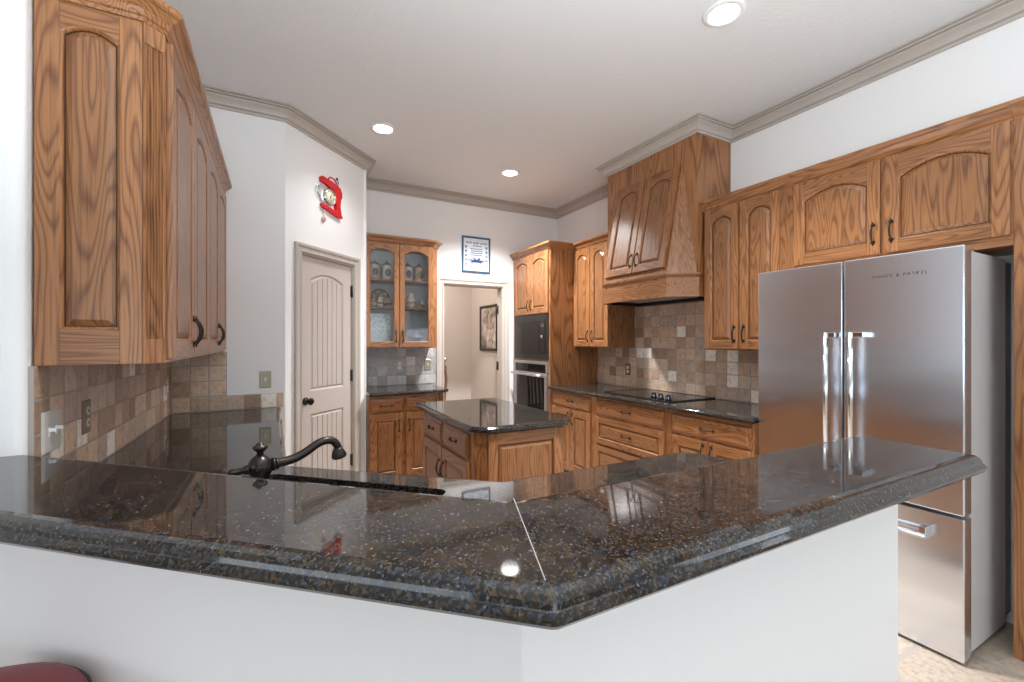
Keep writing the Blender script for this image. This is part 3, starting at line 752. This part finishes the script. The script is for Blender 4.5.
MB().sweep(pth, [(0, 0), (.006, .002), (.014, .014), (.018, .018), (.018, .030), (0, .032)], OAKX, 1, 1.866).build('upper_moulding', t)
cn = MB(); zb, ztp = 1.897, 2.755
def V(*p): return cn.bm.verts.new(p)
A, B, C, D_ = V(.147, 0, zb), V(.873, 0, zb), V(.873, YC, ztp), V(.147, YC, ztp)
cn.face((A, B, C, D_), OAKZ)
B2, C2, E2 = V(.873, 0, zb), V(.873, YC, ztp), V(HW - .003, YC, zb); cn.face((B2, E2, C2), OAKZ)
A2, D2, F2 = V(.147, 0, zb), V(.147, YC, ztp), V(.003, YC, zb); cn.face((F2, A2, D2), OAKZ)
G1, G2, G3, G4 = V(.003, YC, zb), V(.147, 0, zb), V(.873, 0, zb), V(HW - .003, YC, zb); cn.face((G1, G2, G3, G4), OAKX)
cn.build('sloping_front', t)
tilt = -math.atan2(YC, ztp - zb); HL = math.hypot(YC, ztp - zb)
for a, b, hx in ((.165, .506, 1), (.514, .855, -1)):
    d = door(t, a, b, 0, .83, .045, hx, .11); z0_ = .045
    d.location = (a, YC * z0_ / HL, zb + (ztp - zb) * z0_ / HL); d.rotation_euler = (tilt, 0, 0)
MB().box(.18, .84, .06, .40, 1.735, 1.75, STEELS, .003).build('filter_panel', t)

# ---- island
t = thing('kitchen_island', 'oak kitchen island cabinet with drawers, doors and fluted corners', 'island', (.965, 3.26, 0), -90)
IL, IW = 3.26 - 2.205, 1.565 - .965; c5 = .055
body(t, [(0, c5), (c5, 0), (IL - c5, 0), (IL, c5), (IL, IW - c5), (IL - c5, IW), (c5, IW), (0, IW - c5)], 0, .881, .1)
rail(t, [(c5, IL - c5, .85, .876, OAKX), (c5, IL - c5, .69, .72, OAKX), (c5, IL - c5, .1, .135, OAKX), (c5, .10, .1, .876, OAKZ), (.50, .54, .1, .876, OAKZ), (IL - c5 - .03, IL - c5, .1, .876, OAKZ)])
for a, b, hx in ((.105, .505, 1), (.523, .945, -1)):
    drawer(t, a, b, .712, .852); door(t, a, b, .12, .694, 0, hx, .55)
flutes(t, (IL - c5, 0), (IL, c5), .102, .874); flutes(t, (IL, IW - c5), (IL - c5, IW), .102, .874)
# end panel (faces -Y): local frame turned by +90
ep = link('end_panel', door_mesh(IW - 2 * c5, .765, 0, s=.058), t, (IL, c5, .105), (0, 0, R(90)))
c = slab('countertop', [(.925, 2.235), (1.005, 2.155), (1.525, 2.155), (1.605, 2.235), (1.605, 3.305), (.925, 3.305)], .914, .032, scale=.5)
tag(c, 'dark granite countertop on the kitchen island with clipped corners', 'countertop')

# ---- refrigerator, local x = 1.647 - Y, y = X - 2.564
t = thing('refrigerator', 'stainless steel french-door refrigerator with bottom freezer drawer', 'refrigerator', (2.564, 1.650, 0), -90)
FW = .907
MB().box(.006, FW - .006, .085, .510, .03, 1.772, flat('grey_steel_side', (.66, .65, .64), .35, .1), .004).build('cabinet_body', t)
MB().box(.010, FW - .010, .511, .600, .06, 1.760, BLACK, .003).build('gap_shade', t)  # shade of the gap behind the case, built as a black block
for x in (.0, FW / 2 + .003):
    d = MB().box(x + .001, x + FW / 2 - .004, 0, .078, .635, 1.790, STEEL, .005).build('door', t)
    right = x > .1
    hx = x + .052 if right else x + FW / 2 - .058
    h = MB(); h.tube([(hx, -.052, .80), (hx, -.052, 1.425)], .011, CHROME, 14)
    for z in (.812, 1.412): h.box(hx - .011, hx + .055 if right else hx + .048, -.052, -.001, z - .013, z + .013, CHROME, .003) if right else h.box(hx - .011, hx + .045, -.052, -.001, z - .013, z + .013, CHROME, .003)
    h.build('handle', d)
    MB().box(x + (.02 if not right else FW / 2 - .12), x + (.12 if not right else FW / 2 - .02), .085, .16, 1.7725, 1.788, STEELS, .002).build('hinge_cover', d)
    if right:
        cu = bpy.data.curves.new('lettering', 'FONT'); cu.body = 'FISHER & PAYKEL'; cu.size = .0205; cu.space_character = 1.35; cu.align_x = 'CENTER'; cu.extrude = .0003
        cu.materials.append(flat('grey_lettering', (.03, .03, .032), .5)); tx = bpy.data.objects.new('lettering', cu); COL.objects.link(tx); bpy.context.view_layer.update()
        me = bpy.data.meshes.new_from_object(tx.evaluated_get(bpy.context.evaluated_depsgraph_get())); bpy.data.objects.remove(tx)
        link('lettering', me, d, (.683, -.0008, 1.684), (R(90), 0, 0))
d = MB().box(.001, FW - .001, 0, .078, .014, .622, STEEL, .005).build('freezer_drawer', t)
h = MB(); h.tube([(.11, -.052, .522), (FW - .11, -.052, .522)], .011, CHROME, 14)
for x in (.122, FW - .122): h.box(x - .013, x + .013, -.052, -.001, .510, .560, CHROME, .003)
h.build('handle', d)
MB().box(.03, FW - .03, .079, .12, .012, .030, BLACK).build('toe_grille', t)
for x in (.04, FW - .04):
    for y in (.11, .47): MB().lathe([(.018, 0), (.018, .012), (.010, .014), (.010, .032)], BLACK, Matrix.Translation((x, y, 0)), 12).build('foot', t)

# ------------------------------------------------------------------ bar, sink counter
pw = MB().prism([(1.625, .615), (1.625, .757), (.410, .757), (-.570, 1.686), (-.90, 1.688), (.346, .615)], 0, 1.027, WALL)
struct(pw, 'wall_bar')
bar = [(-.95, 1.557), (.297, .442), (1.700, .442), (1.722, .765), (.413, .770), (-.600, 1.714), (-.95, 1.714)]
t = thing('bar_counter', 'raised dark granite bar top with angled corner in the foreground', 'countertop')
slab('granite_slab', bar, 1.072, .045, [(.020, -1.0), (.006, -.96), (0, -.80), (0, -.66), (.005, -.5), (.007, -.47), (.009, -.30), (.015, -.14), (.024, -.035), (.034, 0)], parent=t, rads=[0, .03, .03, .05, 0, 0, 0])
A, B = Vector((.306, .482)), Vector((.411, .764)); d = (B - A).normalized(); n_ = Vector((-d.y, d.x)) * .0009
MB().prism([tuple(A + n_), tuple(A - n_), tuple(B - n_), tuple(B + n_)], 1.0718, 1.0723, flat('pale_grout', (.25, .24, .23), .5)).build('seam', t)
e = Vector((.732, -.681)); nn = Vector((-.681, -.732)); sc = Vector((.231, 1.542)) + nn * .175
def rect(c, e, nn, l, w_, r): return fillet([tuple(c + e * a * l / 2 + nn * b * w_ / 2) for a, b in ((-1, -1), (1, -1), (1, 1), (-1, 1))], r, 5)
hole = rect(sc, e, nn, .67, .35, .03)
low = [(1.575, .759), (1.575, 1.318), (.669, 1.318), (.036, 1.874), (.028, YP - .002), (XL + .002, YP - .002), (XL + .002, 1.72), (-.558, 1.680), (.412, .759)]
c = slab('countertop', low, .914, .037, hole=ccw(hole), scale=.5, rads=[0, .11] + [0] * 7)
tag(c, 'lower dark granite countertop around the sink and along the left wall', 'countertop')
t = thing('kitchen_sink', 'black undermount kitchen sink behind the raised bar', 'sink', (sc.x, sc.y, 0))
SK = flat('black_composite', (.012, .012, .012), .5); ss = MB()
o1 = [(x - sc.x, y - sc.y) for x, y in ccw(rect(sc, e, nn, .70, .38, .04))]; i1 = [(x - sc.x, y - sc.y) for x, y in ccw(rect(sc, e, nn, .664, .344, .03))]
ss.rings([[(x, y, z) for x, y in p] for p, z in ((o1, .66), (o1, .876), (i1, .876), (offset(i1, .012), .69))], SK, cap0=True, cap1=True)
ss.build('basin', t)
MB().lathe([(.045, .690), (.045, .695), (.030, .696), (.010, .692)], CHROME, None, 20).build('drain', t)
# base cabinets below the sink counter
def hidden_base(label, foot, toe_off, fronts):
    t = thing('base_cabinet', label, 'cabinet')
    foot = ccw(foot)
    MB().prism(foot, .1, .64 if 'sink' in label and 'under' in label else .875, OAKZ).build('carcass', t)
    MB().prism(offset(foot, .06), 0, .1, BLACK).build('toe_kick', t)
    for (x, y, rz, w_, hx) in fronts:
        d = door(t, 0, w_, .12, .62 if 'under' in label else .85, 0, hx, .54); d.location = (x, y, .12); d.rotation_euler = (0, 0, R(rz))
    return t
hidden_base('oak base cabinet under the kitchen sink', [(.412, .759), (-.558, 1.680), (XL + .004, 1.73), (XL + .004, 1.86), (.00, 1.86), (.64, 1.285), (.64, .759)], 0,
            [(.64 - .03, 1.285 + .027, 138.1, .36, 1), (.30, 1.590, 138.1, .36, -1)])
hidden_base('oak base cabinet beside the sink, behind the right half of the bar', [(.642, .759), (.642, 1.285), (1.54, 1.285), (1.54, .759)], 0, [(1.52, 1.285, 180, .42, 1), (1.09, 1.285, 180, .42, -1)])
hidden_base('oak base cabinet along the left wall, past the sink corner', [(XL + .004, 1.862), (-.005, 1.862), (-.005, YP - .004), (XL + .004, YP - .004)], 0, [(-.005, 1.90, 90, .53, 1), (-.005, 2.44, 90, .53, -1), (-.005, 2.98, 90, .53, -1)])

# ---- faucet
t = thing('faucet', 'oil-rubbed bronze kitchen faucet with curved spout at the sink', 'faucet', (-.036, 1.258, .914))
MB().lathe([(.028, 0), (.028, .006), (.021, .012), (.018, .03), (.018, .10), (.022, .116), (.021, .122), (.021, .132), (.026, .142), (.028, .155), (.026, .168), (.019, .178), (.013, .182), (.009, .186)], BRONZE, None, 24).build('body', t)
MB().lathe([(.009, .184), (.007, .190), (.009, .193), (.016, .200), (.018, .204), (.015, .208), (.010, .209), (.009, .213), (.004, .216)], BRONZE, None, 20).build('finial', t)
ang = R(12); dx = Vector((math.cos(ang), math.sin(ang), 0))
sp = [(0.018, .156), (.043, .158), (.064, .160), (.085, .165), (.110, .177), (.131, .190), (.150, .197), (.167, .197), (.180, .190), (.188, .177), (.191, .162)]
pts = []
S_ = MB()
import itertools
def cr(P, k=4):
    out = []
    for i in range(len(P) - 1):
        p0, p1, p2, p3 = P[max(i - 1, 0)], P[i], P[i + 1], P[min(i + 2, len(P) - 1)]
        for j in range(k):
            u = j / k; out.append(tuple(.5 * ((2 * p1[q]) + (-p0[q] + p2[q]) * u + (2 * p0[q] - 5 * p1[q] + 4 * p2[q] - p3[q]) * u * u + (-p0[q] + 3 * p1[q] - 3 * p2[q] + p3[q]) * u ** 3) for q in range(len(P[0]))))
    return out + [tuple(P[-1])]
cs = cr(sp); S_.tube([(dx.x * a, dx.y * a, z) for a, z in cs], [.0118 - .0018 * i / len(cs) for i in range(len(cs))], BRONZE, 14)
for a, r in ((.029, .017), (.037, .0145)):
    S_.lathe([(.012, -.004), (r, -.003), (r, .003), (.012, .004)], BRONZE, Matrix.Translation((dx.x * a, dx.y * a, .157)) @ Matrix.Rotation(ang, 4, 'Z') @ Matrix.Rotation(R(90), 4, 'Y'), 18)
tipM = Matrix.Translation((dx.x * .192, dx.y * .192, .152)) @ Matrix.Rotation(ang, 4, 'Z') @ Matrix.Rotation(R(-12), 4, 'Y')
S_.lathe([(.018, -.006), (.020, -.002), (.017, .010), (.0125, .018), (.011, .022)], BRONZE, tipM, 18)
S_.build('spout', t)
la = R(185); lx = Vector((math.cos(la), math.sin(la), 0))
LV = MB(); LV.tube([(lx.x * a, lx.y * a, z) for a, z in ((.016, .152), (.030, .152), (.038, .151), (.052, .149), (.062, .148), (.070, .146))], [.012, .012, .008, .009, .011, .005], BRONZE, 12); LV.build('lever', t)

# ------------------------------------------------------------------ backsplash tile
def splash(label, loc, rz, w_, h_, m, notch=None):
    b = MB()
    if notch: b.prism_y(notch, -.012, 0, m)
    else: b.box(0, w_, -.012, 0, 0, h_, m, .001)
    o = b.build('tile_backsplash', None, loc, (0, 0, R(rz))); return tag(o, label, 'backsplash')
Z0 = .9145
splash('tumbled brown tile backsplash on the left wall under the wall cabinet', (XL, 1.713, Z0), 90, YP - 1.726, .396, TILE)
splash('tumbled tile backsplash on the short wall beside the pantry door', (XL + .0125, YP, Z0), 0, 0, 0, TILE, [(0, 0), (.640, 0), (.640, .100), (.302, .100), (.302, .395), (0, .395)])
splash('tumbled tile backsplash on the back wall under the glass-door cabinet', (.724, YB, Z0), 0, .819, .394, TILE_DAYTINT)
yy0 = 3.888
splash('tumbled travertine backsplash behind the cooktop on the right wall', (XW, yy0, Z0), -90, 0, 0, TILE, [(0, 0), (yy0 - 1.66, 0), (yy0 - 1.66, .40), (yy0 - 2.243, .40), (yy0 - 2.265, .40), (yy0 - 2.265, .80), (yy0 - 3.3095, .80), (yy0 - 3.3095, .40), (0, .40)])

# ------------------------------------------------------------------ plates
def plate(kind, label, loc, rz, m, w_=.072, h_=.118, gangs=1, tog=WHITE):
    t = thing(kind, label, 'outlet' if kind == 'outlet' else 'switch', loc, rz)
    mb = MB(); rs = []
    for i, y in ((0, 0), (0, -.003), (.004, -.006)): rs.append([(-w_ / 2 + i, y, -h_ / 2 + i), (w_ / 2 - i, y, -h_ / 2 + i), (w_ / 2 - i, y, h_ / 2 - i), (-w_ / 2 + i, y, h_ / 2 - i)])
    mb.rings(rs, m, cap0=True, cap1=True).build('cover_plate', t)
    for g in range(gangs):
        x = (g - (gangs - 1) / 2) * .046
        if kind == 'outlet':
            for z in (-.021, .021):
                MB().lathe([(.0165, 0), (.0165, .0025), (.015, .0035)], tog, Matrix.Translation((x, -.006, z)) @ Matrix.Rotation(R(90), 4, 'X'), 16).box(x - .007, x - .004, -.0102, -.009, z - .005, z + .005, BLACK).box(x + .004, x + .007, -.0102, -.009, z - .005, z + .005, BLACK).build('socket', t)
        else:
            MB().box(x - .005, x + .005, -.022, -.005, .001, .011, tog, .002).box(x - .006, x + .006, -.0075, -.005, -.013, .013, tog, .001).build('toggle', t)
    return t
plate('light_switch', 'pale grey double switch plate on the brown tile at the left wall end', (XL + .012, 1.815, 1.112), 90, flat('stone_grey_plate', (.56, .53, .49), .35), .118, .122, 2)
plate('outlet', 'brown outlet on the left wall tile, next to the double switch plate', (XL + .012, 2.09, 1.113), 90, BROWNP, tog=flat('ivory_socket', (.62, .55, .42), .4))
plate('outlet', 'pale outlet at the far end of the left wall tile', (XL + .012, 3.39, 1.108), 90, flat('almond_plate', (.55, .47, .36), .4))
plate('light_switch', 'brass switch plate on the white wall beside the pantry door', (-.070, YP, 1.112), 0, BRASSP)
plate('outlet', 'white outlet on the tile of the back wall', (1.150, YB - .012, 1.121), 0, flat('stone_plate', (.48, .46, .43), .4))
plate('light_switch', 'brass switch plate on the back wall tile next to the doorway', (1.458, YB - .012, 1.122), 0, BRASSP)
plate('outlet', 'bronze outlet on the travertine below the wall cabinet by the oven', (XW - .012, 3.405, 1.092), -90, flat('bronze_plate', (.22, .16, .09), .4, .5))
plate('light_switch', 'white switch plate on the bare wall end at the left edge', (-.690, 1.69, 1.318), 0, WHITE)

# ------------------------------------------------------------------ ceiling lights
GRP = 'recessed ceiling lights'
for i, (x, y, en, sp_, lb) in enumerate(((1.992, 1.461, 290, 106, 'round recessed ceiling light nearest the camera, above the refrigerator aisle'), (.731, 3.505, 45, 128, 'round recessed ceiling light in front of the pantry corner'), (2.025, 3.837, 520, 128, 'round recessed ceiling light left of the range hood, toward the back wall'), (.72, 1.25, 220, 100, 'added round recessed ceiling light above the raised bar, out of view'))):  # the last one is an added light, out of view, to brighten the kitchen
    t = thing('ceiling_light', lb, 'ceiling light', (x, y, CZ), 0, GRP)
    MB().lathe([(.100, -.001), (.100, -.005), (.094, -.010), (.074, -.012), (.070, -.006), (.070, -.001)], flat('white_ring', (.8, .79, .77), .4) if i == 0 else bpy.data.materials['white_ring'], None, 32).build('trim_ring', t)
    MB().lathe([(.070, -.002), (.070, -.006), (.05, -.0075), (.001, -.008)], LAMP, None, 32).build('lens', t)
    d = bpy.data.lights.new('bulb', 'SPOT'); d.spot_size = R(sp_); d.spot_blend = 1; d.shadow_soft_size = .09; d.energy = en; d.color = (.97, .98, 1)
    lo = bpy.data.objects.new('bulb', d); COL.objects.link(lo); lo.location = (x, y, CZ - .02)
d = bpy.data.lights.new('hall_lamp', 'AREA'); d.shape = 'DISK'; d.size = .3; d.energy = 13; d.color = (1, .92, .85)
lo = bpy.data.objects.new('hall_lamp', d); COL.objects.link(lo); lo.location = (1.5, 5.2, 2.64)

# ------------------------------------------------------------------ wall clock shaped like a mixer
t = thing('clock', 'red stand-mixer-shaped wall clock above the pantry door', 'clock', (PA[0] + .455 * .7071, PA[1] + .455 * .7071, 2.555), 45)
# local x along the wall, z up, origin near the dial centre; outlines drawn as the clock looks
head = [(-.115, .085), (-.118, .115), (-.105, .128), (-.02, .120), (.06, .108), (.105, .092), (.125, .060), (.128, .030), (.112, -.005), (.105, -.06), (.118, -.125), (.135, -.150), (.09, -.155), (-.075, -.118), (-.105, -.112), (-.110, -.090), (.02, -.105), (.055, -.095), (.050, -.02), (.045, .03), (.02, .058), (-.05, .072)]
MB().prism_y(head, -.030, 0, RED).build('mixer_body', t)
MB().tube([(-.045, -.032, .122), (-.03, -.036, .142), (.02, -.036, .140), (.05, -.034, .112)], .006, RED, 8).build('top_handle', t)
bw = MB().prism_y([(-.125, .060), (.035, .048), (.030, .0), (.010, -.055), (-.03, -.085), (-.085, -.080), (-.115, -.040)], -.022, -.004, CHROME)
bw.tube([(-.120, -.012, .045), (-.155, -.012, .040), (-.160, -.012, -.005), (-.135, -.012, -.035), (-.112, -.012, -.035)], .005, CHROME, 8); bw.build('bowl', t)
DM = Matrix.Translation((-.020, -.022, -.015)) @ Matrix.Rotation(R(90), 4, 'X')
MB().lathe([(.062, 0), (.066, .006), (.062, .014), (.054, .012), (.052, .006)], CHROME, DM, 28, cap=False).build('bezel', t)
dial = MB().lathe([(.055, 0), (.055, .006), (.001, .0062)], CREAM, DM, 28).build('dial', t)
hm = MB()
for k in range(12):
    a = math.pi * k / 6; M = Matrix.Translation((-.020 + .044 * math.sin(a), -.0286, -.015 + .044 * math.cos(a))); hm.box(-.002, .002, -.001, .001, -.005, .005, BLACK, 0, M @ Matrix.Rotation(a, 4, 'Y'))
for a, l, w_ in ((R(40), .024, .0028), (R(165), .036, .002)):
    M = Matrix.Translation((-.020, -.030, -.015)) @ Matrix.Rotation(a, 4, 'Y'); hm.box(-w_, w_, -.001, .001, -.006, l, BLACK, 0, M)
hm.build('hands_and_marks', dial)
MB().tube([(-.075, -.012, -.115), (-.075, -.012, -.185)], .003, CHROME, 8).ball((-.075, -.012, -.205), (.022, .008, .024), flat('copper_bob', (.62, .36, .26), .35, .3)).build('pendulum', t)
MB().tube([(.10, -.004, .10), (.10, -.010, .150), (.085, -.010, .165)], .003, BLACK, 6).ball((.083, -.010, .168), .010, BLACK, 8, 6).build('hanger', t)

# ------------------------------------------------------------------ framed sampler
fx0, fx1, fz0, fz1 = 1.862, 2.216, 2.172, 2.585
t = thing('framed_sampler', 'blue-framed white sampler with navy script and flowers above the doorway', 'picture', ((fx0 + fx1) / 2, YB, (fz0 + fz1) / 2))
FWd, FH = (fx1 - fx0) / 2, (fz1 - fz0) / 2
fr = MB(); rs = []
for (sx, sz) in ((-1, -1), (1, -1), (1, 1), (-1, 1)):
    rs.append([(sx * (FWd - i), -y, sz * (FH - i)) for i, y in ((0, .001), (0, .018), (.006, .022), (.014, .022), (.020, .014), (.020, .001))])
fr.rings(rs, BLUE, closed=True, loop=True); fr.build('frame', t)
sh = MB().box(-FWd + .018, FWd - .018, -.010, -.002, -FH + .018, FH - .018, PAPER).build('sheet', t)
ink = MB(); rnd = random.Random(3)
def stroke(P, r=.0028): ink.tube([(x, -.0112, z) for x, z in P], r * 1.6, INK, 5, False)
def scribble(x0, x1, z, amp, n):
    P = [(x0 + (x1 - x0) * k / n, z + amp * (1 if k % 2 else -1) * rnd.uniform(.4, 1)) for k in range(n + 1)]; stroke(P, .0024)
for x0, x1 in ((-.13, -.055), (-.04, .03), (.05, .13)): scribble(x0, x1, .135, .014, 9)
scribble(-.04, .06, .100, .010, 10)
for k in range(4): scribble(-.075 + .01 * (k % 2), .075, .066 - .024 * k, .006, 16)
for s in (-1, 1):
    for k in range(5): P0 = (s * .128, .085 - .05 * k); stroke([(P0[0] - .012, P0[1]), (P0[0], P0[1] + .014), (P0[0] + .012, P0[1]), (P0[0], P0[1] - .012), (P0[0] - .010, P0[1])], .003)
for k in range(14):
    a = math.pi * k / 13; L_ = .045 + .02 * (k % 3)
    stroke([(0, -.085), (L_ * .6 * math.cos(a), -.085 + L_ * .4 * math.sin(a)), (L_ * 1.4 * math.cos(a), -.090 + L_ * .7 * math.sin(a))], .0035)
for x, z, r in ((0, -.070, .020), (-.05, -.088, .015), (.05, -.088, .015), (-.03, -.048, .010), (.035, -.046, .010)):
    ink.prism_y([(x + r * math.cos(q * math.pi / 5), z + r * (1 if q % 2 else .6) * math.sin(q * math.pi / 5)) for q in range(10)], -.0115, -.0098, flat('faded_blue', (.16, .22, .38), .6) if 'faded_blue' not in bpy.data.materials else bpy.data.materials['faded_blue'])
scribble(-.09, -.03, -.140, .008, 8); scribble(.02, .10, -.142, .006, 8)
ink.build('lettering', sh)

# ------------------------------------------------------------------ hall picture and chair
t = thing('framed_picture', 'dark-framed picture on the hall wall seen through the doorway', 'picture', (2.47, 5.269, 1.552), -90)
W2, H2 = .265, .30; fr = MB(); rs = []
for (sx, sz) in ((-1, -1), (1, -1), (1, 1), (-1, 1)):
    rs.append([(sx * (W2 - i), -y, sz * (H2 - i)) for i, y in ((0, .001), (0, .02), (.010, .026), (.030, .020), (.034, .008), (.034, .001))])
fr.rings(rs, flat('dark_frame', (.025, .020, .018), .4), closed=True, loop=True); fr.build('frame', t)
m, n, b = nt('painted_print'); tc = ND(n, 'ShaderNodeTexCoord'); nz = ND(n, 'ShaderNodeTexNoise'); n.links.new(tc.outputs['Object'], nz.inputs['Vector']); setp(nz, Scale=7.0, Detail=5.0, Distortion=1.2)
n.links.new(RAMP(n, nz.outputs[0], [(.30, (.10, .08, .07)), (.45, (.32, .26, .22)), (.58, (.55, .46, .39)), (.70, (.75, .70, .64))]), b.inputs['Base Color']); setp(b, Roughness=.5)
MB().box(-W2 + .032, W2 - .032, -.008, -.002, -H2 + .032, H2 - .032, m).build('print', t)
CHW = flat('walnut_chair_wood', (.15, .075, .040), .35)
t = thing('dining_chair', 'wooden dining chair with curved back posts just inside the hall doorway', 'chair', (1.60, 5.30, 0), 90)
# local: faces +y (world -X); back posts at y = -.2
for sx in (-1, 1):
    P = cr([(sx * .20, -.20, 0), (sx * .20, -.19, .22), (sx * .20, -.185, .45), (sx * .20, -.195, .70), (sx * .20, -.215, .92), (sx * .20, -.195, 1.06), (sx * .20, -.185, 1.12), (sx * .20, -.205, 1.155)])
    MB().tube(P, [.020 if p[2] < .45 else .017 for p in P], CHW, 10).build('back_post', t)
    MB().ball((sx * .20, -.207, 1.160), (.020, .022, .013), CHROME).build('finial', t)
    MB().tube([(sx * .20, .20, 0), (sx * .20, .20, .44)], [.014, .021], CHW, 10).build('leg', t)
MB().box(-.225, .225, -.21, .235, .44, .475, CHW, .012).build('seat', t)
MB().box(-.20, .20, -.225, -.195, .98, 1.08, CHW, .01).build('crest_rail', t)
for x in (-.10, 0, .10): MB().tube([(x, -.19, .475), (x, -.205, .75), (x, -.212, .98)], .011, CHW, 8).build('spindle', t)

# ------------------------------------------------------------------ bar stools
def stool(label, x, y):
    t = thing('bar_stool', label, 'stool', (x, y, 0), 0, 'red leather bar stools')
    MB().lathe([(.165, .665), (.190, .672), (.196, .690), (.195, .712), (.186, .730), (.165, .742), (.12, .748), (.06, .751), (.001, .752)], LEATHER, None, 40).build('seat', t)
    pp = MB(); pp.rings([[(math.cos(q) * (.194 + .004 * math.cos(u)), math.sin(q) * (.194 + .004 * math.cos(u)), .716 + .004 * math.sin(u)) for u in [k * math.pi / 3 for k in range(6)]] for q in [k * math.pi / 24 for k in range(48)]], BLACK, smooth=True, loop=True); pp.build('piping', t)
    MB().lathe([(.15, .640), (.17, .645), (.17, .664), (.15, .666)], CHW, None, 32).build('seat_frame', t)
    for k in range(4):
        a = math.pi / 4 + k * math.pi / 2
        MB().tube([(.20 * math.cos(a), .20 * math.sin(a), 0), (.13 * math.cos(a), .13 * math.sin(a), .645)], [.015, .020], CHW, 10).build('leg', t)
    fr = MB(); fr.rings([[((.172 + .009 * math.cos(u)) * math.cos(q), (.172 + .009 * math.cos(u)) * math.sin(q), .24 + .009 * math.sin(u)) for u in [k * math.pi / 4 for k in range(8)]] for q in [k * math.pi / 20 for k in range(40)]], BRONZE, smooth=True, loop=True); fr.build('foot_ring', t)
    return t
stool('round dark red leather bar stool under the bar at the lower left', -.50, 1.07)
